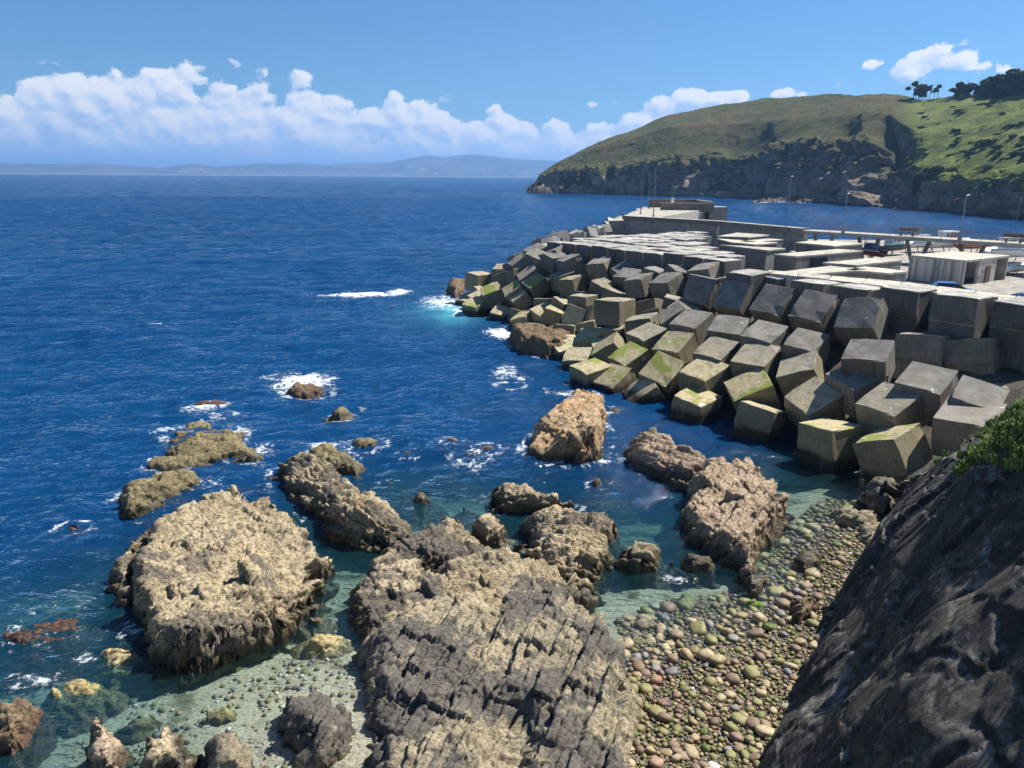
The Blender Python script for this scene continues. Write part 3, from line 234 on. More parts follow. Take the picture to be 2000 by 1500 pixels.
# ---- numpy noise
def _h(ix, iy, iz, s):
    n = (ix.astype(np.int64)*374761393+iy.astype(np.int64)*668265263+iz.astype(np.int64)*1440662683+s*974634613) & 0xffffffff
    n = ((n ^ (n >> 13))*1274126177) & 0xffffffff
    n = ((n ^ (n >> 15))*2246822519) & 0xffffffff
    return ((n ^ (n >> 16)) & 0xffffff)/float(0x1000000)
def vn(p, s=0):
    i = np.floor(p).astype(np.int64); f = p-i; f = f*f*f*(f*(f*6-15)+10)
    o = 0
    for dx in (0, 1):
        wx = f[:, 0] if dx else 1-f[:, 0]
        for dy in (0, 1):
            wy = f[:, 1] if dy else 1-f[:, 1]
            for dz in (0, 1):
                wz = f[:, 2] if dz else 1-f[:, 2]
                o = o+_h(i[:, 0]+dx, i[:, 1]+dy, i[:, 2]+dz, s)*wx*wy*wz
    return o*2-1
def fbm(p, s=0, oct=4, gain=.5, lac=2.03):
    a, t, n = 1.0, 0, 0
    for k in range(oct):
        t = t+vn(p*lac**k+k*17.3, s+k)*a; n += a; a *= gain
    return t/n
def ridged(p, s=0, oct=4, gain=.5, lac=2.1):
    a, t, n = 1.0, 0, 0
    for k in range(oct):
        t = t+(1-2*np.abs(vn(p*lac**k+k*9.1, s+k)))*a; n += a; a *= gain
    return t/n
def worley(p, s=0, tilt=0.0):
    """F1, F2 and the random value of the nearest cell (3D); with tilt, each cell is a tilted facet"""
    i = np.floor(p).astype(np.int64); f = p-i
    f1 = np.full(len(p), 9.0); f2 = np.full(len(p), 9.0); cid = np.zeros(len(p))
    for dx in (-1, 0, 1):
        for dy in (-1, 0, 1):
            for dz in (-1, 0, 1):
                a, b, c = i[:, 0]+dx, i[:, 1]+dy, i[:, 2]+dz
                q = np.stack([dx+_h(a, b, c, s)-f[:, 0], dy+_h(a, b, c, s+1)-f[:, 1], dz+_h(a, b, c, s+2)-f[:, 2]], 1)
                d = np.sqrt((q*q).sum(1))
                near = d < f1
                val = _h(a, b, c, s+3)
                if tilt: val = val+tilt*((_h(a, b, c, s+4)-.5)*q[:, 0]+(_h(a, b, c, s+5)-.5)*q[:, 1]+(_h(a, b, c, s+6)-.5)*q[:, 2])
                f2 = np.where(near, f1, np.minimum(f2, d)); cid = np.where(near, val, cid); f1 = np.minimum(f1, d)
    return f1, f2, cid
def sdist(P, poly):
    """signed distance to polygon (positive inside)"""
    poly = np.array(poly); d = np.full(len(P), 1e9); ins = np.zeros(len(P), bool)
    for k in range(len(poly)):
        a = poly[k]; b = poly[(k+1) % len(poly)]; ab = b-a; pa = P-a
        t = np.clip((pa@ab)/(ab@ab+1e-12), 0, 1); q = pa-t[:, None]*ab
        d = np.minimum(d, np.sqrt((q*q).sum(1)))
        c = (a[1] > P[:, 1]) != (b[1] > P[:, 1])
        ins ^= c & (P[:, 0] < (b[0]-a[0])*(P[:, 1]-a[1])/(b[1]-a[1]+1e-12)+a[0])
    return np.where(ins, d, -d)
def smst(x, a, b):
    t = np.clip((x-a)/(b-a), 0, 1); return t*t*(3-2*t)
class RBF:
    def __init__(s, pts, vals):
        s.p = np.array(pts, float); n = len(s.p)
        D = np.sqrt(((s.p[:, None]-s.p[None])**2).sum(-1))
        A = np.zeros((n+1, n+1)); A[:n, :n] = D-np.eye(n)*0.3; A[:n, n] = 1; A[n, :n] = 1
        s.w = np.linalg.solve(A, np.concatenate([np.array(vals, float), [0]]))
    def __call__(s, P):
        out = np.empty(len(P))
        for k in range(0, len(P), 50000):
            q = P[k:k+50000]; D = np.sqrt(((q[:, None]-s.p[None])**2).sum(-1))
            out[k:k+50000] = D@s.w[:-1]+s.w[-1]
        return out

# ------------------------------------------------------------------ materials
MATS = {}
def new_mat(name):
    m = bpy.data.materials.new(name); m.use_nodes = True; MATS[name] = m; return m, NT(m.node_tree)
def out(g, surf, disp=None):
    g.n('ShaderNodeOutputMaterial', {'Surface': surf})
def bsdf(g, col, rough=0.8, normal=None, spec=0.3, metal=0.0, **kw):
    ins = {'Base Color': col, 'Roughness': rough, 'Specular IOR Level': spec, 'Metallic': metal}
    if normal is not None: ins['Normal'] = normal
    ins.update(kw)
    return g.n('ShaderNodeBsdfPrincipled', ins).outputs[0]
def bump(g, h, strength=0.5, dist=0.05, normal=None):
    ins = {'Height': h, 'Strength': strength, 'Distance': dist}
    if normal is not None: ins['Normal'] = normal
    return g.n('ShaderNodeBump', ins).outputs[0]
def plain(name, col, rough=0.6, spec=0.4, metal=0.0, var=0.12, scale=3.0):
    m, g = new_mat(name)
    p = g.n('ShaderNodeTexCoord').outputs['Object']
    n = g.noise(p, scale, 5.0, 0.6)
    c = g.mix(g.ss(n, 0.3, 0.7), tuple(x*(1-var) for x in col)+(1,), tuple(min(1, x*(1+var)) for x in col)+(1,))
    out(g, bsdf(g, c, rough, bump(g, n, 0.15, 0.01), spec, metal)); return m

def rock_mat(name, a, b, c, wet=(0.035, 0.03, 0.022), weed=(0.085, 0.07, 0.03), tide=0.5, lichen=0.0, vein=0.0, pits=0.62, toplit_lichen=0.0, patch=None, pth=0.455, bstr=1.0):
    m, g = new_mat(name)
    pos = g.n('ShaderNodeNewGeometry').outputs['Position']
    oi = g.n('ShaderNodeObjectInfo')
    p = g.vm('ADD', pos, g.vm('SCALE', oi.outputs['Location'], 0.37))
    n1 = g.noise(p, 0.55, 5.0, 0.6, 0.4); n2 = g.noise(p, 2.6, 6.0, 0.65, 0.3); n3 = g.noise(p, 11.0, 5.0, 0.7)
    st = g.noise(g.mapv(p, (1.2, 5.5, 6.0), (0.5, 0.35, 0.6)), 1.8, 6.0, 0.72, 0.5)
    col = g.mix(g.ss(n1, 0.35, 0.66), a, b)
    col = g.mix(g.ss(n2, 0.48, 0.72), col, c)
    col = g.mix(g.m('MULTIPLY', g.ss(st, 0.50, 0.66), 0.62), col, tuple(x*0.42 for x in a[:3])+(1,))
    col = g.mix(g.m('MULTIPLY', g.ss(n3, 0.55, 0.75), 0.45), col, tuple(min(1, x*1.35) for x in b[:3])+(1,))
    if lichen: col = g.mix(g.m('MULTIPLY', g.ss(g.noise(p, 1.7, 7.0, 0.7), 0.58, 0.66), lichen), col, (0.50, 0.50, 0.46, 1))
    if vein: col = g.mix(g.m('MULTIPLY', g.ss(g.noise(p, 0.9, 4.0, 0.6, 0.8), 0.52, 0.62), vein), col, (0.40, 0.33, 0.18, 1))
    if patch: col = g.mix(g.m('MULTIPLY', g.ss(g.m('ADD', g.noise(p, 0.32, 6.0, 0.62, 0.5), g.m('MULTIPLY', g.m('SUBTRACT', n2, .5), .25)), pth, pth+.065), 0.9), col, g.mix(n3, tuple(x*.7 for x in patch)+(1,), tuple(x*1.35 for x in patch)+(1,)))
    if toplit_lichen:  # pale lichen on upward faces, also painting the crest as sunlit
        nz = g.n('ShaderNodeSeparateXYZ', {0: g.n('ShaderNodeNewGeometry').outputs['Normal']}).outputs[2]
        col = g.mix(g.m('MULTIPLY', g.m('MULTIPLY', g.ss(nz, .45, .8), g.ss(n2, .36, .6)), toplit_lichen), col, g.mix(n3, (.20, .165, .13, 1), (.50, .46, .40, 1)))
    z = g.n('ShaderNodeSeparateXYZ', {0: pos}).outputs[2]
    zz = g.m('ADD', z, g.m('MULTIPLY', g.m('SUBTRACT', n2, 0.5), 0.7))
    wd = g.mix(g.ss(n2, 0.42, 0.62), weed+(1,), wet+(1,))
    wf = g.ss(zz, tide+0.25, tide-0.15)
    col = g.mix(g.m('MULTIPLY', wf, 0.85), col, wd)  # wet weedy band, raised to also paint shade at the rock feet
    pit = g.noise(g.mapv(p, (1.0, 1.9, 1.7), (0.4, 0.3, 0.7)), 5.5, 5.0, 0.72, 0.5)
    pm = g.ss(pit, 0.47, 0.36)
    col = g.mix(g.m('MULTIPLY', pm, pits), col, tuple(x*0.25 for x in a[:3])+(1,))  # hollows of the pits darkened in the colour, as shade would do
    h = g.m('ADD', g.m('MULTIPLY', n3, 0.30), g.m('ADD', g.m('MULTIPLY', st, 0.9), g.m('MULTIPLY', pm, -0.9*pits)))
    h = g.m('ADD', h, g.m('MULTIPLY', n2, 0.7))
    rough = g.m('MULTIPLY_ADD', wf, -0.45, 0.9)
    out(g, bsdf(g, col, rough, bump(g, h, bstr, 0.06), 0.3)); return m
rock_mat('rock_tan', (0.34, 0.27, 0.165, 1), (0.47, 0.39, 0.255, 1), (0.20, 0.155, 0.095, 1), patch=(0.135, 0.115, 0.09), pth=0.505, pits=0.8)
rock_mat('rock_mix', (0.33, 0.265, 0.165, 1), (0.45, 0.375, 0.25, 1), (0.20, 0.155, 0.095, 1), patch=(0.115, 0.10, 0.085), pth=0.485, pits=0.75)
rock_mat('rock_olive', (0.20, 0.165, 0.085, 1), (0.27, 0.22, 0.12, 1), (0.12, 0.095, 0.05, 1), tide=0.25)
rock_mat('rock_brown', (0.17, 0.12, 0.07, 1), (0.23, 0.17, 0.10, 1), (0.10, 0.065, 0.045, 1), wet=(0.05, 0.025, 0.02), weed=(0.10, 0.045, 0.03), tide=0.3)
rock_mat('rock_orange', (0.40, 0.25, 0.13, 1), (0.48, 0.36, 0.22, 1), (0.25, 0.16, 0.09, 1))
rock_mat('rock_pink', (0.35, 0.262, 0.175, 1), (0.45, 0.35, 0.245, 1), (0.22, 0.155, 0.105, 1), patch=(0.15, 0.115, 0.09), pth=0.56, pits=0.75)
rock_mat('rock_grey', (0.26, 0.215, 0.145, 1), (0.36, 0.305, 0.205, 1), (0.16, 0.135, 0.10, 1), tide=0.0, pits=0.5, patch=(0.105, 0.096, 0.086), pth=0.47)
rock_mat('rock_dark', (0.11, 0.09, 0.07, 1), (0.16, 0.13, 0.095, 1), (0.07, 0.06, 0.045, 1))
rock_mat('rock_yellow', (0.36, 0.28, 0.12, 1), (0.46, 0.38, 0.20, 1), (0.20, 0.15, 0.07, 1), tide=-0.2)
rock_mat('rock_sand', (0.27, 0.23, 0.15, 1), (0.33, 0.28, 0.19, 1), (0.18, 0.16, 0.09, 1), tide=-0.3)
rock_mat('rock_green', (0.12, 0.18, 0.03, 1), (0.25, 0.30, 0.05, 1), (0.08, 0.12, 0.03, 1), tide=-0.6)
rock_mat('cliff_rock', (0.022, 0.0215, 0.022, 1), (0.040, 0.032, 0.024, 1), (0.016, 0.016, 0.018, 1), lichen=0.3, vein=0.12, tide=-0.4, pits=0.45, toplit_lichen=0.6, bstr=0.95)
rock_mat('rubble', (0.10, 0.09, 0.07, 1), (0.14, 0.12, 0.09, 1), (0.07, 0.06, 0.05, 1), tide=0.6)

def concrete(name, top, side, low, streak=0.5, algae=0.0, tide=True):
    m, g = new_mat(name)
    pos = g.n('ShaderNodeNewGeometry').outputs['Position']
    tcn = g.n('ShaderNodeTexCoord'); p = tcn.outputs['Object']; nrm = tcn.outputs['Normal']
    oi = g.n('ShaderNodeObjectInfo'); rnd = oi.outputs['Random']
    p = g.vm('ADD', p, g.vm('SCALE', g.n('ShaderNodeCombineXYZ', {0: rnd, 1: g.m('MULTIPLY', rnd, 7.3), 2: g.m('MULTIPLY', rnd, 3.1)}).outputs[0], 37.0))
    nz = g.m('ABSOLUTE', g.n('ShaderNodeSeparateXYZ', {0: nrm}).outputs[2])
    n1 = g.noise(p, 0.9, 5.0, 0.6, 0.3); n2 = g.noise(p, 5.0, 6.0, 0.7); n3 = g.noise(p, 28.0, 3.0, 0.6)
    vs = g.noise(g.mapv(p, (6.0, 6.0, 0.35)), 1.3, 5.0, 0.65)       # run-off streaks down the cast sides
    br = g.noise(g.mapv(p, (1.0, 16.0, 1.0)), 1.0, 3.0, 0.6)       # float marks on the cast top
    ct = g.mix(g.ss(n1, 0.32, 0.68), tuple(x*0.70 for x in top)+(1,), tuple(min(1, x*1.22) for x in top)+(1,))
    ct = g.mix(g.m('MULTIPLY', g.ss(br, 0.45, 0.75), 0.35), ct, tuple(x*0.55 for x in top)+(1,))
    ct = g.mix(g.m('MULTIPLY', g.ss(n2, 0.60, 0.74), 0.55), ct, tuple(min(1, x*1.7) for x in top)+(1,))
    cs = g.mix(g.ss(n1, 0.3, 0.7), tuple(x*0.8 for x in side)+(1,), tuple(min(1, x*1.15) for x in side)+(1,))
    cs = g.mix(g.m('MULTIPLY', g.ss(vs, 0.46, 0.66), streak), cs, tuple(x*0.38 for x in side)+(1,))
    col = g.mix(g.ss(nz, 0.5, 0.75), cs, ct)  # sides are dirty, and darkened in the colour to stand in for shade
    col = g.mix(1.0, col, g.mix(rnd, (0.80, 0.80, 0.80, 1), (1.14, 1.12, 1.08, 1)), 'MULTIPLY')
    z = g.n('ShaderNodeSeparateXYZ', {0: pos}).outputs[2]
    zn = g.m('ADD', z, g.m('MULTIPLY', g.m('SUBTRACT', n1, 0.5), 2.4))
    if tide:
        col = g.mix(g.m('MULTIPLY', g.ss(zn, 5.4, 2.2), g.ss(nz, .5, .75, .35, .85)), col, g.mix(g.ss(n2, 0.35, 0.65), tuple(x*0.75 for x in low)+(1,), tuple(x*1.2 for x in low)+(1,)))
        col = g.mix(g.m('MULTIPLY', g.ss(g.m('ADD', z, g.m('MULTIPLY', g.m('SUBTRACT', n1, 0.5), 0.9)), 0.95, 0.35), 0.93), col, (0.020, 0.019, 0.013, 1))
    stn = g.noise(p, 1.5, 6.0, 0.68, 0.8)
    col = g.mix(g.m('MULTIPLY', g.ss(stn, 0.50, 0.64), 0.55), col, g.mix(rnd, (0.075, 0.068, 0.055, 1), (0.16, 0.115, 0.06, 1)))
    rough = 0.88
    if algae:
        ga = g.m('MULTIPLY', g.ss(g.noise(p, 0.55, 5.0, 0.6, 0.5), 0.50, 0.60), algae)
        ga = g.m('MULTIPLY', ga, g.ss(nz, 0.4, 0.8))
        col = g.mix(ga, col, g.mix(n2, (0.13, 0.17, 0.025, 1), (0.27, 0.29, 0.06, 1)))
    gul = g.m('MULTIPLY', g.m('MULTIPLY', g.ss(g.noise(p, 1.7, 2.0, 0.5, 0.6), 0.71, 0.735), g.ss(nz, 0.6, 0.9)), 0.8)
    col = g.mix(gul, col, (0.62, 0.62, 0.60, 1))
    h = g.m('ADD', g.m('MULTIPLY', n2, 0.7), g.m('ADD', g.m('MULTIPLY', n3, 0.35), g.m('MULTIPLY', vs, 0.4)))
    out(g, bsdf(g, col, rough, bump(g, h, 0.45, 0.03), 0.25)); return m
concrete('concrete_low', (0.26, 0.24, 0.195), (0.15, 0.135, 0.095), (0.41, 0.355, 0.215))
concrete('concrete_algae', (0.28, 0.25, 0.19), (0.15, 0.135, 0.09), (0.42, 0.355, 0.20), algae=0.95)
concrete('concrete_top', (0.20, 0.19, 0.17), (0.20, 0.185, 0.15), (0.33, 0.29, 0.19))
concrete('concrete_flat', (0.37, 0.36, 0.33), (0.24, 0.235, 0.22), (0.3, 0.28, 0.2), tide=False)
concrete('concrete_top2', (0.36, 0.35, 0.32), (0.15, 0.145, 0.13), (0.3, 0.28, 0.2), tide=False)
concrete('concrete_white', (0.46, 0.43, 0.36), (0.46, 0.445, 0.405), (0.5, 0.5, 0.5), streak=0.35, tide=False)
concrete('concrete_quay', (0.38, 0.35, 0.295), (0.33, 0.32, 0.295), (0.4, 0.4, 0.4), tide=False)
concrete('concrete_wall', (0.36, 0.345, 0.31), (0.27, 0.26, 0.24), (0.3, 0.3, 0.3), tide=False)
plain('metal_grey', (0.22, 0.23, 0.25), 0.45, 0.5, 0.6)
plain('metal_dark', (0.07, 0.075, 0.085), 0.5, 0.5, 0.4)
plain('white_paint', (0.74, 0.75, 0.76), 0.35, 0.5, 0.0, 0.05)
plain('hull_white', (0.68, 0.69, 0.70), 0.35, 0.5, 0.0, 0.06)
plain('hull_blue', (0.05, 0.10, 0.26), 0.35); plain('hull_red', (0.17, 0.05, 0.04), 0.45); plain('hull_pink', (0.42, 0.15, 0.13), 0.5)
plain('hull_dark', (0.045, 0.05, 0.055), 0.5); plain('teal_paint', (0.05, 0.30, 0.32), 0.4)
plain('green_paint', (0.02, 0.16, 0.07), 0.4); plain('wood', (0.20, 0.13, 0.075), 0.7); plain('tyre', (0.02, 0.02, 0.02), 0.8)
plain('glass', (0.02, 0.028, 0.035), 0.06, 0.8); plain('car_blue', (0.06, 0.16, 0.40), 0.22, 0.6, 0.3, 0.04); plain('rust', (0.16, 0.10, 0.07), 0.7)
plain('stone_wall', (0.17, 0.155, 0.13), 0.9, 0.2, 0.0, 0.45, 2.2)
plain('town_white', (0.60, 0.60, 0.60), 0.7); plain('town_roof', (0.33, 0.15, 0.10), 0.8)
plain('bark', (0.07, 0.055, 0.045), 0.9)
def leaf_mat(name, a, b):
    m, g = new_mat(name)
    p = g.n('ShaderNodeNewGeometry').outputs['Position']
    oi = g.n('ShaderNodeObjectInfo').outputs['Random']
    c = g.mix(g.ss(g.noise(p, 1.9, 5.0, 0.8), 0.38, 0.64), a, b)
    c = g.mix(1.0, c, g.mix(oi, (0.75, 0.8, 0.75, 1), (1.15, 1.1, 1.0, 1)), 'MULTIPLY')
    out(g, bsdf(g, c, 0.75, None, 0.2)); return m
leaf_mat('leaf_tree', (0.035, 0.065, 0.025, 1), (0.075, 0.115, 0.042, 1))
leaf_mat('leaf_gorse', (0.05, 0.085, 0.022, 1), (0.10, 0.14, 0.04, 1))
leaf_mat('grass_blade', (0.05, 0.12, 0.02, 1), (0.19, 0.24, 0.07, 1))

# ------------------------------------------------------------------ sea bed and water
sb = RBF([(p[0], p[1]) for p in SEABED]+[(-200, 60), (-200, 300), (0, 300), (-120, 10), (100, 300), (-30, 140), (-40, -20), (0, -10), (30, 0), (40, 30), (60, 20)],
         [p[2] for p in SEABED]+[-9, -12, -11, -5, -9, -9, -2, 1.5, 2.5, 1.5, 3])
def seabed_z(P):
    z = sb(P)
    q = np.column_stack([P[:, 0]/1.3, P[:, 1]/1.3, np.zeros(len(P))])
    return z+0.16*fbm(q, 71, 4)*smst(-z, -0.6, 0.6)
def coords(x0, x1, y0, y1, st):
    xs = np.arange(x0, x1+st*.5, st); ys = np.arange(y0, y1+st*.5, st)
    X, Y = np.meshgrid(xs, ys); return X, Y
X, Y = coords(-60, 45, -6, 120, 0.45)
Z = np.minimum(seabed_z(np.column_stack([X.ravel(), Y.ravel()])), 1.6).reshape(X.shape)
edge = np.minimum.reduce([X+60, 45-X, 120-Y]); Z = Z-smst(edge, 3, 0)*3
me, _ = grid_mesh('seabed', np.dstack([X, Y, Z]))
m, g = new_mat('seabed')
pos = g.n('ShaderNodeNewGeometry').outputs['Position']
n1 = g.noise(pos, 0.5, 5.0, 0.6, 0.4); n2 = g.noise(pos, 4.0, 5.0, 0.7)
n3 = g.noise(pos, 13.0, 4.0, 0.75)
c = g.mix(g.ss(n2, 0.3, 0.7), (0.27, 0.245, 0.18, 1), (0.40, 0.37, 0.285, 1))
c = g.mix(g.m('MULTIPLY', g.ss(n3, 0.50, 0.60), 0.7), c, (0.11, 0.10, 0.07, 1))
c = g.mix(g.m('MULTIPLY', g.ss(g.noise(pos, 7.0, 3.0, 0.7, 0.6), 0.55, 0.66), 0.6), c, (0.46, 0.43, 0.34, 1))
c = g.mix(g.m('MULTIPLY', g.ss(n1, 0.54, 0.66), 0.75), c, (0.09, 0.085, 0.05, 1))
c = g.mix(g.m('MULTIPLY', g.n('ShaderNodeAttribute', attribute_name='gap_shade').outputs['Fac'], 0.9), c, (0.085, 0.075, 0.05, 1))  # bed darkened under the pebbles to paint the shaded gaps between them
out(g, bsdf(g, c, 0.9, bump(g, g.m('ADD', n3, n2), 0.6, 0.05), 0.2))
put_attr_later = (me, smst(sdist(np.column_stack([X.ravel(), Y.ravel()]), np.array(PEBBLE_AREA)), -.5, .6))
tag(ob('seabed', me, m), kind='structure')

def water_mat():
    m, g = new_mat('sea_water')
    pos = g.n('ShaderNodeNewGeometry').outputs['Position']
    dep = g.n('ShaderNodeAttribute', attribute_name='depth').outputs['Fac']
    foam = g.n('ShaderNodeAttribute', attribute_name='foam').outputs['Fac']
    aer = g.n('ShaderNodeAttribute', attribute_name='aerated').outputs['Fac']
    near = g.n('ShaderNodeAttribute', attribute_name='near').outputs['Fac']
    # ripples: wind chop running in from the open sea
    pa = g.mapv(pos, (0.42, 1.0, 1.0), (0, 0, R(14)))
    b1 = g.noise(pa, 0.30, 6.0, 0.62, 0.5)
    b2 = g.noise(pa, 1.15, 5.0, 0.6, 0.4)
    b3 = g.noise(pos, 5.0, 3.0, 0.6)
    b0 = g.noise(pa, 0.085, 3.0, 0.55, 0.4)
    h = g.m('ADD', g.m('MULTIPLY', b0, g.m('MULTIPLY_ADD', near, -4.5, 6.0)), g.m('MULTIPLY', b1, g.m('MULTIPLY_ADD', near, -1.4, 2.9)))
    h = g.m('ADD', h, g.m('ADD', g.m('MULTIPLY', b2, g.m('MULTIPLY_ADD', near, 0.0, 0.6)), g.m('MULTIPLY', b3, 0.035)))
    calm = g.ss(dep, 0.05, 2.5, 0.30, 1.0)
    nrm = bump(g, h, calm, 1.0)
    fres = g.n('ShaderNodeFresnel', {'IOR': 1.333, 'Normal': nrm})
    refl = g.n('ShaderNodeBsdfGlossy', {'Color': (0.92, 0.95, 1.0, 1), 'Roughness': 0.04, 'Normal': nrm})
    def ex(k): return g.m('POWER', math.e, g.m('MULTIPLY', dep, -k))
    tint = g.n('ShaderNodeCombineColor', {0: ex(0.42), 1: ex(0.085), 2: ex(0.075)})
    tr = g.n('ShaderNodeBsdfTransparent', {'Color': tint})
    deep = g.mix(g.ss(dep, 0.5, 2.2), (0.011, 0.065, 0.078, 1), (0.0014, 0.036, 0.108, 1))
    deep = g.mix(g.ss(g.noise(pos, 0.012, 3.0, 0.5), 0.35, 0.65), deep, g.mix(0.25, deep, (0.002, 0.018, 0.06, 1)))
    deep = g.mix(aer, deep, (0.10, 0.42, 0.48, 1))
    bod = g.n('ShaderNodeBsdfDiffuse', {'Color': deep})
    clear = g.m('POWER', math.e, g.m('MULTIPLY', g.m('ADD', g.m('MULTIPLY', dep, 0.12), g.m('MULTIPLY', g.m('MULTIPLY', dep, dep), 0.24)), -1.0))
    turb = g.m('SUBTRACT', 1.0, g.m('MULTIPLY', clear, g.m('SUBTRACT', 1.0, aer)))
    mx = g.n('ShaderNodeMixShader', {0: turb, 1: tr, 2: bod})
    mx = g.n('ShaderNodeMixShader', {0: fres, 1: mx, 2: refl})
    f1 = g.noise(pos, 1.1, 6.0, 0.68, 0.9); f2 = g.vor(g.vm('ADD', pos, g.vm('SCALE', g.noise(pos, 1.5, 4.0, 0.6, out=1), 0.9)), 1.5, 'DISTANCE_TO_EDGE')
    fl = g.m('ADD', g.m('MULTIPLY', f1, 1.35), g.m('ADD', g.m('MULTIPLY', g.noise(pos, 3.0, 7.0, 0.78, 1.6), 1.5), g.m('MULTIPLY', g.ss(f2, 0.25, 0.0), 0.16)))
    fl = g.m('SUBTRACT', fl, 0.80)
    fm = g.ss(g.m('ADD', fl, foam), 1.16, 1.50)
    fm = g.m('MULTIPLY', fm, g.ss(foam, 0.02, 0.25))
    # scattered small whitecaps far out
    wc = g.ss(g.m('MULTIPLY', g.noise(g.mapv(pos, (0.35, 1.0, 1.0)), 0.16, 8.0, 0.72), g.ss(g.noise(pos, 0.02, 3.0, 0.5), 0.35, 0.6)), 0.735, 0.76)
    fm = g.m('MAXIMUM', fm, g.m('MULTIPLY', wc, g.m('SUBTRACT', 1.0, near)))
    wh = g.n('ShaderNodeBsdfDiffuse', {'Color': (0.58, 0.62, 0.64, 1)})
    mx = g.n('ShaderNodeMixShader', {0: g.m('MULTIPLY', fm, 0.92), 1: mx, 2: wh})
    out(g, mx); return m
WM = water_mat()
def put_attr(me, name, vals):
    a = me.attributes.new(name, 'FLOAT', 'POINT'); a.data.foreach_set('value', np.asarray(vals, np.float32))
put_attr(put_attr_later[0], 'gap_shade', put_attr_later[1])
NX0, NX1, NY0, NY1 = -72.0, 72.0, 4.0, 148.0
X, Y = coords(NX0, NX1, NY0, NY1, 0.36)
P2 = np.column_stack([X.ravel(), Y.ravel()])
dz = sb(np.clip(P2, (-199, -6), (44.9, 299)))
dep = np.clip(-dz, 0.0, 9.0)
edge = np.minimum.reduce([P2[:, 0]-NX0, NX1-P2[:, 0], NY1-P2[:, 1]])
dep = dep+(9.0-dep)*smst(edge, 12, 0)
ca, sa = math.cos(R(14)), math.sin(R(14))
MX, MY1 = 331.2, 565.6
def wave_h(P2, dep):
    q = np.column_stack([(P2[:, 0]*ca+P2[:, 1]*sa)*0.5, -P2[:, 0]*sa+P2[:, 1]*ca, np.zeros(len(P2))])
    far = smst(P2[:, 1], 90, 300)
    h = (0.30+.30*far)*ridged(q/5.2, 5, 2)+(0.27+.20*far)*fbm(q/2.1, 9, 3)
    fine = smst(np.maximum(np.abs(P2[:, 0]), P2[:, 1]-76), 72, 60)
    h = h+0.13*ridged(q/0.95, 13, 2)*fine
    amp = smst(dep, 0.1, 3.0)*0.93+0.07
    return h*amp*smst(MX-np.abs(P2[:, 0]), 0, 40)
hw = wave_h(P2, dep)
nyn, nxn = X.shape; Hn = hw.reshape(nyn, nxn)
for line in (Hn[:, 0], Hn[:, -1], Hn[-1, :], Hn[0, :]):
    n4 = len(line); k4 = np.arange(0, n4, 4); line[:] = np.interp(np.arange(n4), k4, line[k4])
hw = Hn.ravel()
foam = np.zeros(len(P2))
for (fx, fy, rx, ry, s) in FOAM:
    foam = np.maximum(foam, s*np.exp(-(((P2[:, 0]-fx)/max(rx, .8))**2+((P2[:, 1]-fy)/max(ry, .8))**2)*1.1))
for (_n, _l, _s, poly, *_r) in ROCKS:
    pl = np.array(poly); c_ = pl.mean(0)
    if c_[0] > 3 and c_[1] < 36: continue
    b_ = (P2[:, 0] > pl[:, 0].min()-2) & (P2[:, 0] < pl[:, 0].max()+2) & (P2[:, 1] > pl[:, 1].min()-2) & (P2[:, 1] < pl[:, 1].max()+2)
    if not b_.any(): continue
    sdr = sdist(P2[b_], pl); foam[b_] = np.maximum(foam[b_], .52*np.exp(-((sdr+.15)/.55)**2)*smst(dep[b_], .5, 1.6)*smst(fbm(np.column_stack([P2[b_]*.35, np.zeros(b_.sum())]), 3, 2), -.15, .25))
for (_l, c_, hw_, h_, _s, asp_) in SMALL:
    rr = np.sqrt(((P2[:, 0]-c_[0])/(hw_+.25))**2+((P2[:, 1]-c_[1]-hw_*asp_*.5)/(hw_*asp_*1.25+.25))**2); foam = np.maximum(foam, .55*np.exp(-((rr-1.05)/.35)**2)*smst(dep, .6, 1.8))
aer = 0.75*np.exp(-(((P2[:, 0]+7.0)/4.5)**2+((P2[:, 1]-93)/7.5)**2))*(0.55+.45*smst(fbm(np.column_stack([P2*.3, np.zeros(len(P2))]), 31, 3), -.2, .3))
me, _ = grid_mesh('sea', np.dstack([X, Y, hw.reshape(X.shape)]))
nearv = smst(edge, 0, 14)
# middle sheet around it, same waves on a coarser grid
Xm, Ym = coords(-MX, MX, NY0, MY1, 1.44); Pm = np.column_stack([Xm.ravel(), Ym.ravel()])
Hm = wave_h(Pm, np.full(len(Pm), 9.0)).reshape(Xm.shape)
bx = (np.abs(Xm) < NX1+.01) & (Ym < NY1+.01)
bi = np.argwhere(bx); Hm[bx] = Hn[np.rint((Ym[bx]-NY0)/.36).astype(int).clip(0, nyn-1), np.rint((Xm[bx]-NX0)/.36).astype(int).clip(0, nxn-1)]
cmid = ~(bx[:-1, :-1] & bx[1:, :-1] & bx[:-1, 1:] & bx[1:, 1:])
me3, _ = grid_mesh('sea_middle', np.dstack([Xm, Ym, Hm]), cmid)
# far sheet: only the longer waves, on a wide grid
Xf, Yf = coords(-1500, 1500, 540, 3200, 7.0); Pf = np.column_stack([Xf.ravel(), Yf.ravel()])
qf = np.column_stack([(Pf[:, 0]*ca+Pf[:, 1]*sa)*0.45, -Pf[:, 0]*sa+Pf[:, 1]*ca, np.zeros(len(Pf))])
Hf = 1.0*ridged(qf/13., 5, 2)+.6*fbm(qf/7., 9, 2)-.25
lipf = smst(np.abs(Pf[:, 0]), 270, 318)*smst(Pf[:, 1], 680, 560); Hf = Hf*(1-lipf)-1.12*lipf
me4, _ = grid_mesh('sea_far', np.dstack([Xf, Yf, Hf.reshape(Xf.shape)]))
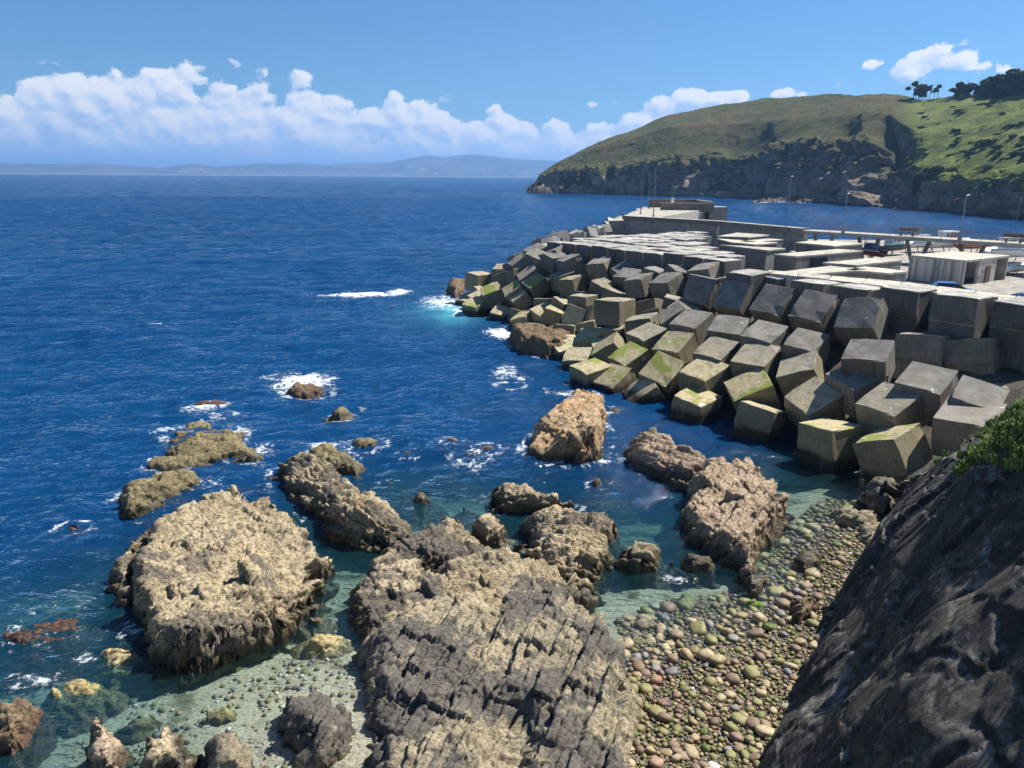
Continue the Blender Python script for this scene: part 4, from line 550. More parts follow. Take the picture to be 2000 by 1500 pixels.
# flat outer sheet to the horizon
xs = [-30000, -3000, -MX+20, MX-20, 3000, 30000]; ys = [-400, NY0+.01, MY1-15, 3000, 14000, 30000]
extraV = [(xx, yy, -1.0) for yy in ys for xx in xs]; nv = 0; nxo = len(xs)
faces = [(j*nxo+i, j*nxo+i+1, (j+1)*nxo+i+1, (j+1)*nxo+i) for j in range(len(ys)-1) for i in range(nxo-1) if not (i == 2 and j == 1)]
me2 = mesh('sea_outer', extraV, [tuple(k-nv for k in f) for f in faces])
put_attr(me, 'depth', dep); put_attr(me, 'foam', foam); put_attr(me, 'aerated', aer); put_attr(me, 'near', nearv)
n3_ = len(me3.vertices)
co3 = np.empty(n3_*3, np.float32); me3.vertices.foreach_get('co', co3); co3 = co3.reshape(-1, 3)[:, :2]
shore = np.array([h_[0][:2] for h_ in HEAD])[::-1]; fm3 = np.zeros(n3_)
for a_, b_ in zip(shore[:-1], shore[1:]):
    ab = b_-a_; t_ = np.clip(((co3-a_)@ab)/(ab@ab), 0, 1); dd_ = np.sqrt((((a_+t_[:, None]*ab)-co3)**2).sum(1)); fm3 = np.maximum(fm3, .62*np.exp(-(dd_/7.)**2))
for k_, c_ in enumerate(REEF): fm3 = np.maximum(fm3, .75*np.exp(-(((co3[:, 0]-c_[0])/15.)**2+((co3[:, 1]-c_[1])/7.)**2)))
for nm_, vl_ in (('depth', np.full(n3_, 9.0)), ('foam', fm3), ('aerated', np.zeros(n3_)), ('near', np.full(n3_, .45))): put_attr(me3, nm_, vl_)
put_attr(me2, 'depth', [9.0]*len(extraV)); put_attr(me2, 'foam', [0]*len(extraV)); put_attr(me2, 'aerated', [0]*len(extraV)); put_attr(me2, 'near', [0]*len(extraV))
sea = tag(ob('sea', me, WM), kind='structure'); tag(ob('open_sea', me2, WM), kind='structure'); tag(ob('outer_bay', me3, WM), kind='structure')
n4_ = len(me4.vertices)
for nm_, vl_ in (('depth', 9.0), ('foam', 0.0), ('aerated', 0.0), ('near', .3)): put_attr(me4, nm_, np.full(n4_, vl_))
tag(ob('far_sea', me4, WM), kind='structure')

# ------------------------------------------------------------------ shore rocks
def rock_relief(Pn, N, st, strike, seed, amp=1.0, style='tan'):
    """foliated, cracked relief: displacement along normal for points Pn"""
    a = R(strike); c_, s_ = math.cos(a), math.sin(a)
    u = Pn[:, 0]*c_+Pn[:, 1]*s_; v = -Pn[:, 0]*s_+Pn[:, 1]*c_; z = Pn[:, 2]
    v2 = v*0.86+z*0.5; z2 = -v*0.5+z*0.86
    W = np.column_stack([u, v2, z2])
    wp = 0.16*np.column_stack([fbm(Pn*1.1, seed+1, 3), fbm(Pn*1.1, seed+2, 3), fbm(Pn*1.1, seed+3, 3)])
    W = W+wp
    k = {'grey': .85, 'tan': 1.4, 'mix': 1.2, 'pink': 1.2}.get(style, 1.0)
    d = 0.20*fbm(Pn*0.55, seed+10, 2)
    for (lam_, ell, a_, b_, c_2, sd_) in ((.85, 1.9, .34, .30, .13, 20), (.30, .75, .13, .12, .06, 30), (.11, .3, .045, .04, .02, 40)):
        vv_ = W[:, 1]/lam_; i_ = np.floor(vv_).astype(np.int64); fv = vv_-i_; z0_ = np.zeros_like(i_)
        ro = _h(i_, z0_, z0_, seed+sd_); uu_ = W[:, 0]/(ell*(.6+.9*ro))+ro*9+W[:, 2]*.15; j_ = np.floor(uu_).astype(np.int64); fu = uu_-j_
        r1 = _h(i_, j_, z0_+1, seed+sd_); r2 = _h(i_, j_, z0_+2, seed+sd_)-.5
        ck = np.exp(-(np.minimum(fv, 1-fv)*lam_/.035)**2)+np.exp(-(np.minimum(fu, 1-fu)*ell/.05)**2)*.8
        d = d+k*(a_*(r1-.5)+b_*(fv-.5)*(.4+r1)+a_*.6*r2*(fu-.5))-c_2*np.minimum(ck, 1)
    f1, f2, cid = worley(W*np.array([1.6, 2.4, 2.2]), seed+50, 1.6)         # broken pieces
    d = d+0.12*(cid-0.5)-0.04*np.exp(-((f2-f1)/0.08)**2)
    return d*amp
def grid_normals(P):
    du = np.gradient(P, axis=1); dv = np.gradient(P, axis=0)
    n = np.cross(du.reshape(-1, 3), dv.reshape(-1, 3)); n /= np.linalg.norm(n, axis=1)[:, None]+1e-9
    return n
SKIRT = 0.62
def build_rock(name, label, style, poly, ctrl, st, edge, strike, seed, slope=3.2, skirt=SKIRT):
    poly = np.array(poly); lo = poly.min(0)-skirt-.4; hi = poly.max(0)+skirt+.4
    st = st*.62
    X, Y = coords(lo[0], hi[0], lo[1], hi[1], st)
    P2 = np.column_stack([X.ravel(), Y.ravel()])
    q3 = np.column_stack([P2, np.full(len(P2), seed*3.1)])
    sd = sdist(P2, poly)-0.12+(0.24*fbm(q3*0.9, seed, 3)+0.12*fbm(q3*3.0, seed+5, 2))*min(1, edge*1.8)
    cp = np.array(ctrl); edge = edge*1.45
    if style in ('tan', 'pink', 'grey', 'mix'): cp[:, 2] = np.where(cp[:, 2] > .5, .5+(cp[:, 2]-.5)*.68, cp[:, 2])
    D2 = ((P2[:, None, :]-cp[None, :, :2])**2).sum(-1)+0.15
    wgt = D2**-1.6; top = (wgt*cp[None, :, 2]).sum(1)/wgt.sum(1)
    z = np.where(sd < 0, sd*slope, top*(1-(1-np.clip(sd/edge, 0, 1))**2.4))
    z = np.where(top < 0, top+np.minimum(sd-edge*.5, 0)*1.2, z)
    P = np.dstack([X, Y, z.reshape(X.shape)])
    N = grid_normals(P)
    Pn = P.reshape(-1, 3)
    size = min(1.0, 0.30+0.20*math.sqrt(np.ptp(poly[:, 0])*np.ptp(poly[:, 1])))
    d = rock_relief(Pn, N, st, strike, seed, size, style)
    Pn = Pn+N*d[:, None]
    P = Pn.reshape(P.shape)
    keep = (sd > -skirt-st*2).reshape(X.shape)
    cm = keep[:-1, :-1] & keep[1:, :-1] & keep[:-1, 1:] & keep[1:, 1:]
    me, _ = grid_mesh(name, P, cm)
    try: me.shade_smooth()
    except Exception: pass
    o = ob(name, me, MATS['rock_'+style])
    tag(o, label, 'rock', 'shore rocks'); return o
for i, (name, label, style, poly, ctrl, st, edge, strike) in enumerate(ROCKS):
    build_rock(name, label, style, poly, ctrl, st, edge, strike, 100+i*7)
rng = random.Random(4)
for i, (label, c, hw_, h, style, asp) in enumerate(SMALL):
    n = 9; ph = rng.uniform(0, 6); poly = []
    for k in range(n):
        t = 2*math.pi*k/n; rr = rng.uniform(.82, 1.12)
        poly.append((c[0]+math.cos(t)*hw_*rr, c[1]+hw_*asp*0.5+math.sin(t)*hw_*asp*1.25*rr))
    st = 0.08 if c[1] < 45 else 0.12
    build_rock('shore_rock', label, style, poly, [(c[0]-hw_*.3, c[1]+hw_*asp*.4, h), (c[0]+hw_*.3, c[1]+hw_*asp*.6, h*0.8)], st, min(.5, hw_*.6), rng.uniform(-60, 60), 900+i*5, 0.9, 1.9)

# ------------------------------------------------------------------ shaded cliff on the right
def resample(pts, n):
    p = np.array(pts, float); d = np.concatenate([[0], np.cumsum(np.linalg.norm(np.diff(p, axis=0), axis=1))])
    t = np.linspace(0, d[-1], n); return np.column_stack([np.interp(t, d, p[:, k]) for k in range(3)])
def loft(curves, vs, nu, nv):
    C_ = [resample(c, nu) for c in curves]; A = np.array(C_)
    t = np.linspace(0, 1, nv); outp = np.empty((nv, nu, 3))
    for k in range(3):
        for i in range(nu): outp[:, i, k] = np.interp(t, vs, A[:, i, k])
    return outp
foot = [(2.0, 3.0, 1.2)]+[tuple(p) for p in CLIFF_FOOT]; crest = [(9.5, -2.0, 15.0), (10.2, 7.0, 14.0)]+[tuple(p) for p in CLIFF_CREST[2:]]
under = [(p[0]-0.5, p[1]-0.1, p[2]-1.4) for p in foot]
midc = [tuple(np.array(resample(foot, 8)[k])*0.55+np.array(resample(crest, 8)[k])*0.45+np.array([-0.6, -0.2, 0.2])*(0.7 if k < 6 else .2)) for k in range(8)]
tp = lambda p: min(max((p[2]-4.5)/3.5, 0), 1)
plat = [(p[0]+3.0, p[1]+1.8, p[2]+0.35+.9*tp(p)) for p in crest]
back = [(p[0]+7.5, p[1]+3.6, max(p[2]-1.0, 0.5)+9.8*tp(p)) for p in crest]  # ridge out of view, raised to throw shade on the cliff face
far_ = [(p[0]+15.0, p[1]+7.0, -1.5) for p in crest]
P = loft([under, foot, midc, crest, plat, back, far_], [0, .06, .36, .66, .80, .92, 1.0], 420, 300)
N = grid_normals(P); N = N*np.sign((N@np.array([-0.4, -0.3, 0.8])).mean())
Pn = P.reshape(-1, 3)
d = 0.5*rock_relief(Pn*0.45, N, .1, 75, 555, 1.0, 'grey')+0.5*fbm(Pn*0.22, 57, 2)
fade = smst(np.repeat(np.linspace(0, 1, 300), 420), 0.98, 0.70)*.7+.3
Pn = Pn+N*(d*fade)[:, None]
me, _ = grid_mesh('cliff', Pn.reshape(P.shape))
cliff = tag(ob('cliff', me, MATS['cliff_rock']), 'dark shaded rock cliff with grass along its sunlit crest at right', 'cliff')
CL = Pn.reshape(P.shape)
# grass tufts on the crest
def grass(name, pts, label, n_per, hgt, parentless=True):
    rg = np.random.RandomState(3); V = []; F = []
    for (x, y, z, s) in pts:
        for k in range(n_per):
            a = rg.uniform(0, 6.283); rr = s*math.sqrt(rg.uniform(0, 1))*.5; bx, by = x+math.cos(a)*rr, y+math.sin(a)*rr
            h = hgt*rg.uniform(.5, 1.2)*(1-.3*rr/s); b = rg.uniform(0, 6.283); ln = rg.uniform(.15, .8)*h; wd = .012+.012*rg.rand()
            dx, dy = math.cos(b), math.sin(b); k0 = len(V)
            V += [(bx-dy*wd, by+dx*wd, z-.08), (bx+dy*wd, by-dx*wd, z-.08), (bx+dx*ln*.45+dy*wd*.7, by+dy*ln*.45-dx*wd*.7, z+h*.65), (bx+dx*ln*.45-dy*wd*.7, by+dy*ln*.45+dx*wd*.7, z+h*.65), (bx+dx*ln, by+dy*ln, z+h*.9)]
            F += [(k0, k0+1, k0+2, k0+3), (k0+3, k0+2, k0+4)]
    o = ob(name, mesh(name, V, F), MATS['grass_blade']); return tag(o, label, 'grass', kind='stuff')
rg = np.random.RandomState(8); pts = []
nvv, nuu = CL.shape[:2]
for k in range(900):
    i = rg.randint(int(nuu*.28), int(nuu*.97)); j = rg.randint(int(nvv*.585), int(nvv*.80)); p = CL[j, i]
    m_ = vn(np.array([[p[0]*.55, p[1]*.55, 3.3]]), 21)[0]+0.35*vn(np.array([[p[0]*1.9, p[1]*1.9, 1.3]]), 22)[0]
    lim = .05 if p[2] > 6.8 else .25
    if m_ > lim and p[2] > 5.2: pts.append((p[0], p[1], p[2], .5))
grass('grass', pts, 'bright green grass and weeds on the crest of the shaded cliff', 75, .24)

# ------------------------------------------------------------------ breakwater: core, blocks
S_, HT_ = 2.5, 2.05
def block_mesh(name, kind, seed):
    rg = random.Random(seed); ht = 2.75 if kind == 'tall' else HT_
    h = S_/2; t = ht/2
    if kind == 'tall': prof = [(-h, t), (-h, -0.02*ht), (-h+.20, -0.09*ht), (-h+.22, -t), (h, -t), (h, t)]
    else: prof = [(-h, t), (-h, -t), (h, -t), (h, t)]
    bm = bmesh.new()
    a = [bm.verts.new((-h, y, z)) for y, z in prof]; b = [bm.verts.new((h, y, z)) for y, z in prof]
    n = len(prof)
    bm.faces.new(a); bm.faces.new(b[::-1])
    for i in range(n): bm.faces.new((a[i], b[i], b[(i+1) % n], a[(i+1) % n]))
    bmesh.ops.recalc_face_normals(bm, faces=bm.faces[:])
    bmesh.ops.subdivide_edges(bm, edges=[e for e in bm.edges if e.calc_length() > 1.9], cuts=2, use_grid_fill=True)
    for v in bm.verts:
        v.co += Vector((rg.uniform(-.012, .012), rg.uniform(-.012, .012), rg.uniform(-.012, .012)))
    sharp = [e for e in bm.edges if len(e.link_faces) == 2 and e.calc_face_angle() > .6]
    bmesh.ops.bevel(bm, geom=sharp, offset=.045, segments=1, affect='EDGES', clamp_overlap=True)
    # knocked-off corners
    for v in bm.verts:
        c = Vector(v.co)
        if abs(abs(c.x)-h) < .1 and abs(abs(c.y)-h) < .1 and abs(abs(c.z)-t) < .1 and rg.random() < .5: v.co = c*rg.uniform(.90, .97)
        elif rg.random() < .25: v.co = c*(1-rg.uniform(0, .02))
    me = bpy.data.meshes.new(name); bm.to_mesh(me); bm.free()
    me.materials.append(MATS['concrete_low']); return me
BM = {k: [block_mesh('concrete_block', k, s) for s in range(5)] for k in ('plain', 'tall')}
LBL = {
 'F1': 'tan orange-topped concrete block in the middle of the lower slope', 'F2': 'pale concrete block at the waterline, second from the left of the lower group', 'F3': 'flat pale concrete block at the left end of the lower group, at the water',
 'F4': 'yellow-green topped concrete block behind the flat pale one at the left end', 'F5': 'slanted concrete block with a green streak across its top', 'F6': 'grey concrete block above the orange-topped one', 'F7': 'low concrete block leaning behind the grey one, with a lit notched end', 'F8': 'small visible corner of a concrete block between its greener neighbours',
 'F9': 'sloping concrete block at the waterline with a rough right-hand face', 'F10': 'steeply tipped pale concrete block dipping into the water', 'F11': 'large green-stained concrete block leaning behind the steep pale one', 'F12': 'grey concrete block with a bright green corner and pale curved scrape',
 'G1': 'ochre concrete block with a lime-green spot, above the heart-shaped algae', 'G2': 'grey concrete block in the middle row above the ochre one', 'G3': 'smooth grey concrete block with a lit streaked right face', 'G4': 'tilted brown-and-grey concrete block in the lower middle',
 'G5': 'concrete block at the water with a bright heart-shaped patch of algae', 'G6': 'concrete block at the water with its top half in shadow', 'G7': 'diamond-shaped dark-topped concrete block above the water', 'G8': 'concrete block with a bright white curved end face',
 'G9': 'square-fronted concrete block at the water with a yellow-green top', 'G10': 'concrete block at the water nearest the cliff, green patch and lit right face', 'H1': 'pale-topped concrete block left of the dark gap in the middle slope', 'H2': 'large grey concrete block with white droppings near its front edge',
 'H3': 'broad weathered concrete block below the shaded wall blocks', 'H4': 'cracked concrete block wedged behind the one beside the grass', 'H5': 'broad concrete block half hidden by the grassy cliff crest', 'H6': 'shadowed concrete block at the right below the wall blocks',
 'H7': 'dark-fronted concrete block in the lower wall row, left one', 'H8': 'dark-fronted concrete block in the lower wall row, middle one', 'H9': 'dark-fronted concrete block in the lower wall row at the right edge', 'H10': 'concrete block half in shadow under the rightmost tilted block',
 'K1': 'tall upper wall block with a seam, leftmost of three', 'K2': 'tall upper wall block with a lit streaked side, middle of three', 'K3': 'tall upper wall block at the right edge of the picture',
 'T1': 'tilted grey concrete block, leftmost of the five in a row', 'T2': 'tilted grey concrete block, second of the five in a row', 'T3': 'tilted grey concrete block, third of the five in a row', 'T4': 'tilted grey concrete block, fourth of the five in a row', 'T5': 'tilted grey concrete block with a bright right face, fifth of the five in a row',
 'U1': 'shadowed concrete block under the first tilted block', 'U2': 'shadowed concrete block under the second tilted block', 'U3': 'shadowed concrete block under the third tilted block', 'U4': 'shadowed concrete block under the fourth tilted block',
 'M0': 'upper wall block behind the third tilted block', 'M1': 'upper wall block behind the fourth tilted block', 'M2': 'upper wall block behind the fifth tilted block', 'M3': 'upper wall block behind the second tilted block', 'V1': 'smooth grey slab face leaning left of the shadowed blocks', 'A1': 'dark two-sided concrete block at the outer seaward corner', 'A11': 'flat concrete block at the foam, lowest on the far slope', 'A15': 'concrete block with a lit right face behind the brown rock', 'A16': 'concrete block with a bright wedge of top right of the brown rock', 'A17': 'pale upended concrete block above the brown rock', 'A18': 'long massive concrete block with a yellow-green upper edge', 'A20': 'dark-topped concrete block with two white spots on the far slope', 'A22': 'black shadowed concrete block in the far slope'}
ORD = ['first', 'second', 'third', 'fourth', 'fifth', 'sixth', 'seventh', 'eighth', 'ninth', 'tenth', 'eleventh', 'twelfth', 'thirteenth', 'fourteenth']
FARL = {}
for tier, lo_, hi_ in (('upper', 5.3, 99), ('middle', 3.0, 5.3), ('lower', -9, 3.0)):
    ks = sorted([(p[0]/p[1], k_) for (k_, p, q, sc, kd) in BLOCKS if k_ not in LBL and lo_ <= p[2] < hi_])
    for n_, (_, k_) in enumerate(ks): FARL[k_] = 'jumbled concrete block on the far slope, %s tier, %s from the seaward end' % (tier, ORD[n_])
ALG = {'F1', 'F2', 'F9', 'G4', 'A11', 'A15', 'A16', 'A7', 'A19', 'A23', 'F4', 'F5', 'F11', 'F12', 'G1', 'G5', 'G9', 'G10', 'A18', 'A4', 'A2'}
rng = random.Random(11)
def put_block(key, p, q, sc, kind, label, group, mat):
    o = bpy.data.objects.new('concrete_block', BM[kind][rng.randrange(5)]); COL.objects.link(o)
    o.location = p; o.rotation_mode = 'QUATERNION'; o.rotation_quaternion = q; o.scale = (sc, sc, sc)
    o.material_slots[0].link = 'OBJECT'; o.material_slots[0].material = MATS[mat]
    return tag(o, label, 'concrete block', group)
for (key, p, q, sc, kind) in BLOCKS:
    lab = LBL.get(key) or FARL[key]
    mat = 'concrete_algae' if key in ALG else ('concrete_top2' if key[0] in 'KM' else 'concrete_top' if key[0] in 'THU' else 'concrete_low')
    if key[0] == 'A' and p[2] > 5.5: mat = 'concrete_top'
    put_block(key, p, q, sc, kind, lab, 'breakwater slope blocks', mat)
rgf = random.Random(77)
for (p, yw) in FILL:
    q = Quaternion((0, 0, 1), yw) @ Quaternion((1, 0, 0), rgf.uniform(-.35, .35)) @ Quaternion((0, 1, 0), rgf.uniform(-.35, .35))
    put_block('X', p, q, rgf.uniform(.88, .98), 'plain', 'half-hidden concrete block filling a gap in the breakwater slope', 'half-hidden slope blocks', 'concrete_low' if p[2] < 5 else 'concrete_top')
# level platform of packed blocks
ZP = 8.6
a = Vector(PLAT[0]); b = Vector(PLAT[1]); e = (b-a); L = e.length; e = e/L; nn = Vector((-e.y, e.x))
if nn.y < 0: nn = -nn
yaw = math.atan2(e.y, e.x)
pitch_ = L/9.0
wallA, wallB = Vector(WALL[0]), Vector(WALL[1])
def left_of_wall(p):
    w0, w1 = Vector(WALL[0]), Vector(WALL[2]); d = w1-w0; return d.x*(p.y-w0.y)-d.y*(p.x-w0.x) < -1.5*d.length
rows = 12
bx_y = [60, 64, 79, 90, 97, 104, 120]; bx_x = [19.0, 20.5, 23.8, 22.8, 24.5, 26.0, 30.0]
for rI in range(rows):
    for cI in range(-1 if rI > 1 else 0, 13):
        c = a+e*(pitch_*(cI+.5+(.35 if rI % 2 else 0)))+nn*(1.28+rI*2.95)
        if not left_of_wall(c): continue
        if c.x > np.interp(c.y, bx_y, bx_x)-1.3: continue
        if cI > 9 and rI < 1: continue
        dz_ = rng.uniform(-.16, .06)
        qz = Quaternion((0, 0, 1), yaw+rng.uniform(-.02, .02)) @ Quaternion((1, 0, 0), rng.uniform(-.015, .015))
        lab = 'level concrete block in the front row of the breakwater platform, %s from its seaward end' % ORD[max(cI, 0)] if rI == 0 else 'level concrete block packed into the breakwater platform'
        put_block('P', (c.x, c.y, ZP-HT_/2+dz_), qz, .985, 'plain', lab, 'platform blocks', 'concrete_flat' if rI else 'concrete_top2')
# second row behind the tall wall blocks and flat row behind the tilted ones
for (px_, py_, yw, zc) in []: pass
# unseen core of the breakwater, added to block light under the blocks
core = [(36, 34), (31, 40), (27, 46.5), (24.5, 51), (21, 58), (18.5, 68), (16, 76), (5.5, 92), (6, 105), (12, 128), (22, 150), (36, 196), (52, 200), (44, 150), (45, 120), (60, 110), (95, 100), (95, 30)]
X, Y = coords(-14, 98, 26, 206, 1.0); P2 = np.column_stack([X.ravel(), Y.ravel()])
sd = sdist(P2, core); q3 = np.column_stack([P2*.5, np.zeros(len(P2))])
Z = np.clip(3.9+sd*0.62, -6, 4.6)+0.7*fbm(q3, 33, 3)
me, _ = grid_mesh('added_rubble_core', np.dstack([X, Y, Z.reshape(X.shape)]), (Z.reshape(X.shape)[:-1, :-1] > -5.5))
tag(ob('added_rubble_mound', me, MATS['rubble']), kind='structure')

# armour blocks on the seaward side of the pier, out to its head
SEA = [(2.0, 98), (3.5, 106), (6.5, 118), (10.5, 130), (15, 142), (20, 158), (25.5, 176), (30, 196), (38, 210), (52, 212)]
k = 0
for i in range(len(SEA)-1):
    p0, p1 = Vector(SEA[i]), Vector(SEA[i+1]); n_ = max(2, int((p1-p0).length/3.0)); d = (p1-p0).normalized(); nl = Vector((-d.y, d.x))
    for j in range(n_):
        for row in range(3):
            t = (j+rng.uniform(.1, .9))/n_
            c = p0.lerp(p1, t)+nl*(row*2.3-1.2+rng.uniform(-.5, .5)); z = 6.6-row*2.5+rng.uniform(-.5, .5)
            q = Quaternion((rng.uniform(-1, 1), rng.uniform(-1, 1), rng.uniform(-1, 1), rng.uniform(-1, 1))).normalized()
            q = Quaternion((0, 0, 1), rng.uniform(0, 6.28)).slerp(q, .28)
            put_block('S', (c.x, c.y, z), q, rng.uniform(.82, 1.0), 'plain', 'pale concrete block armouring the seaward side of the pier', 'pier armour blocks', 'concrete_flat'); k += 1

# ------------------------------------------------------------------ quay, walls, huts
ZQ = 6.0
quay = [(21, 61), (24.5, 54.5), (29, 49.5), (33, 45), (46, 33), (110, 25), (112, 112), (62, 131), (50, 132), (40, 128), (39, 108), (31, 88), (24, 74)]
MB().prism(quay, -4, ZQ).build('quay', MATS['concrete_quay'])['kind'] = 'structure'
# capping slabs behind the tall blocks
root = empty('capping_wall', (STRIPN[2][0], STRIPN[2][1], ZQ)); tag(root, 'cream concrete capping strip behind the tall wall blocks', 'wall')
def lerp2(A, t):
    p = np.array(A, float); d = np.concatenate([[0], np.cumsum(np.linalg.norm(np.diff(p, axis=0), axis=1))]); s = t*d[-1]
    return (float(np.interp(s, d, p[:, 0])), float(np.interp(s, d, p[:, 1])))
nS = 9
for i in range(nS):
    t0, t1 = i/nS+.002, (i+1)/nS-.002
    poly = [lerp2(STRIPN, t0), lerp2(STRIPN, t1), lerp2(STRIPF, t1), lerp2(STRIPF, t0)]
    poly = [(x-root.location.x, y-root.location.y) for x, y in poly]
    MB().prism(poly, -1.0, 2.55+.02*(i % 2)).build('slab', MATS['concrete_white'], root, bev=.02)
BOXL = {'a': 'flat-roofed white concrete hut below the end of the promenade', 'b': 'long white concrete hut with a dark doorway', 'c': 'low white concrete store in front of the long hut', 'd': 'long pale concrete store beside the capping strip',
        'e': 'small white concrete store beside the streaked building', 'f': 'small white concrete hut at the foot of the parapet wall', 'g1': 'white concrete slab roof at the back of the platform', 'g2': 'second white concrete roof behind the platform blocks', 'g3': 'third white concrete roof, nearest the platform blocks'}
for (key, pts) in BOXES:
    cx = sum(p[0] for p in pts)/4; cy = sum(p[1] for p in pts)/4
    loc = [(p[0]-cx, p[1]-cy) for p in pts]
    if key == 'house': HOUSE = (pts, cx, cy); continue
    rt_ = empty('concrete_hut', (cx, cy, ZQ)); tag(rt_, BOXL[key], 'hut', 'concrete huts on the quay')
    MB().prism([(x*.97, y*.97) for x, y in loc], -.3, 2.30).build('wall', MATS['concrete_flat'], rt_)
    MB().prism(loc, 2.30, 2.47).build('roof', MATS['concrete_white'], rt_, bev=.015)
    if key in 'ace':
        p0, p1 = Vector(loc[3]), Vector(loc[2]); d = (p1-p0).normalized(); p = p0.lerp(p1, .5)*.972
        MB().box((p.x, p.y, .85), (.95, .16, 2.0), math.atan2(d.y, d.x)).build('door', MATS['metal_grey'], rt_)
    if key == 'b':
        p0, p1 = Vector(loc[3]), Vector(loc[2]); d = (p1-p0).normalized(); n_ = Vector((d.y, -d.x)); p = p0.lerp(p1, .34)
        MB().box((p.x+n_.x*-.02, p.y+n_.y*-.02, 1.0), (2.6, .3, 2.2), math.atan2(d.y, d.x)).build('door', MATS['glass'], rt_)  # dark slab standing in for the shade inside an open doorway
# streaked concrete building: roof slab on side walls, recessed front
pts, cx, cy = HOUSE
hp = [Vector((p[0]-cx, p[1]-cy)) for p in pts]     # L,B,R,F
rt_ = empty('harbour_building', (cx, cy, ZQ)); tag(rt_, 'streaked cream concrete building with flat overhanging roof and recessed doorway', 'building')
MB().prism([tuple(p) for p in hp], 2.25, 2.47).build('roof', MATS['concrete_white'], rt_, bev=.02)
Lp, Bp, Rp, Fp = hp
def quad(p0, p1, th, z0, z1, name, mat, inset=0.0):
    d = (p1-p0).normalized(); n_ = Vector((-d.y, d.x))
    return MB().prism([tuple(p0+n_*inset), tuple(p1+n_*inset), tuple(p1+n_*(inset+th)), tuple(p0+n_*(inset+th))], z0, z1).build(name, mat, rt_)
m, g = new_mat('concrete_streaked')
p_ = g.n('ShaderNodeTexCoord').outputs['Object']
s1 = g.noise(g.mapv(p_, (1.6, 1.6, .03)), 1.5, 4.0, .6); s2 = g.noise(g.mapv(p_, (5, 5, .1)), 1.5, 4.0, .7)
c_ = g.mix(g.ss(s1, .42, .6), (.58, .55, .48, 1), (.27, .24, .19, 1)); c_ = g.mix(g.m('MULTIPLY', g.ss(s2, .5, .7), .5), c_, (.68, .68, .66, 1))
out(g, bsdf(g, c_, .85))
quad(Lp, Fp, .25, -.3, 2.25, 'wall', m)                      # long streaked side
d = (Rp-Fp); u = d.normalized(); n_ = Vector((-u.y, u.x))
quad(Fp+d*.33, Fp+d*.72, .3, -.3, 2.25, 'wall', MATS['concrete_white'], .05)
quad(Fp+d*.02, Fp+d*.98, .2, -.3, 2.25, 'back_wall', MATS['concrete_white'], 2.6)
q0 = Fp+d*.985; quad(q0, q0+n_*2.6, .22, -.3, 2.25, 'side_wall', MATS['concrete_white'])
dp = Fp+d*.53-n_*.03; MB().box((dp.x, dp.y, .75), (.9, .12, 1.9), math.atan2(u.y, u.x)).build('door', MATS['rust'], rt_)
sp_ = Fp+d*.42-n_*.02; MB().box((sp_.x, sp_.y, 1.15), (.55, .06, .22), math.atan2(u.y, u.x)).build('plaque', MATS['metal_grey'], rt_)

# parapet wall along the inner edge of the platform
root = empty('parapet_wall', (WALL[1][0], WALL[1][1], ZQ)); tag(root, 'long dark-faced concrete parapet wall running out along the pier', 'wall')
w0, w1, w2 = [Vector(p)-Vector(WALL[1]) for p in WALL]
for (p0, p1) in ((w0, w1), (w1, w2)):
    d = (p1-p0).normalized(); n_ = Vector((-d.y, d.x))
    MB().prism([tuple(p0), tuple(p1), tuple(p1+n_*1.4), tuple(p0+n_*1.4)], 2.42, 3.0).build('parapet', MATS['concrete_wall'], root, bev=.03)
    MB().prism([tuple(p0+n_*.5), tuple(p1+n_*.5), tuple(p1+n_*1.2), tuple(p0+n_*1.2)], -3, 2.41).build('lower_wall', MATS['concrete_white'], root)
    MB().prism([tuple(p0-n_*.12), tuple(p1-n_*.12), tuple(p1+n_*1.5), tuple(p0+n_*1.5)], 3.0, 3.1).build('coping', MATS['concrete_quay'], root, bev=.02)

# elevated promenade with railing and raking columns
ZD = 9.25
root = empty('promenade', (WALK[0][0], WALK[0][1], ZQ)); tag(root, 'elevated concrete promenade on raking columns with a steel railing', 'walkway')
wk = [Vector(p)-Vector(WALK[0]) for p in WALK]
WD = 3.2
for (p0, p1) in zip(wk[:-1], wk[1:]):
    d = (p1-p0).normalized(); n_ = Vector((-d.y, d.x))
    MB().prism([tuple(p0), tuple(p1), tuple(p1+n_*WD), tuple(p0+n_*WD)], ZD-ZQ-.42, ZD-ZQ).build('deck', MATS['concrete_white'], root, bev=.03)
    Ls = (p1-p0).length; n = int(Ls/1.9)
    for side in (.08, WD-.08):
        for zz in (.3, .62, 1.05):
            pa = p0+n_*side; pb = p1+n_*side
            MB().tube((pa.x, pa.y, ZD-ZQ+zz), (pb.x, pb.y, ZD-ZQ+zz), .022, k=6).build('rail', MATS['metal_grey'], root)
    pm = MB().tube((0, 0, 0), (0, 0, 1.06), .03, k=6)
    pme = mesh('railing_post', pm.V, pm.F); pme.materials.append(MATS['metal_grey'])
    for i in range(n+1):
        for side in (.08, WD-.08):
            c = p0.lerp(p1, i/n)+n_*side; ob('railing_post', pme, None, root, (c.x, c.y, ZD-ZQ))
tot = sum((b_-a_).length for a_, b_ in zip(wk[:-1], wk[1:]))
for s in (.055, .20, .345, .49, .65, .82):
    x, y = lerp2([tuple(p) for p in wk], s); x2, y2 = lerp2([tuple(p) for p in wk], s+.01)
    d = Vector((x2-x, y2-y)).normalized(); n_ = Vector((-d.y, d.x)); c = Vector((x, y))+n_*WD*.5
    for sg in (-1, 1):
        a_ = c+d*sg*.45; b_ = c+d*sg*1.35
        MB().tube((a_.x, a_.y, -.05), (b_.x, b_.y, ZD-ZQ-.40), .2, .26, k=8).build('column', MATS['concrete_wall'], root)
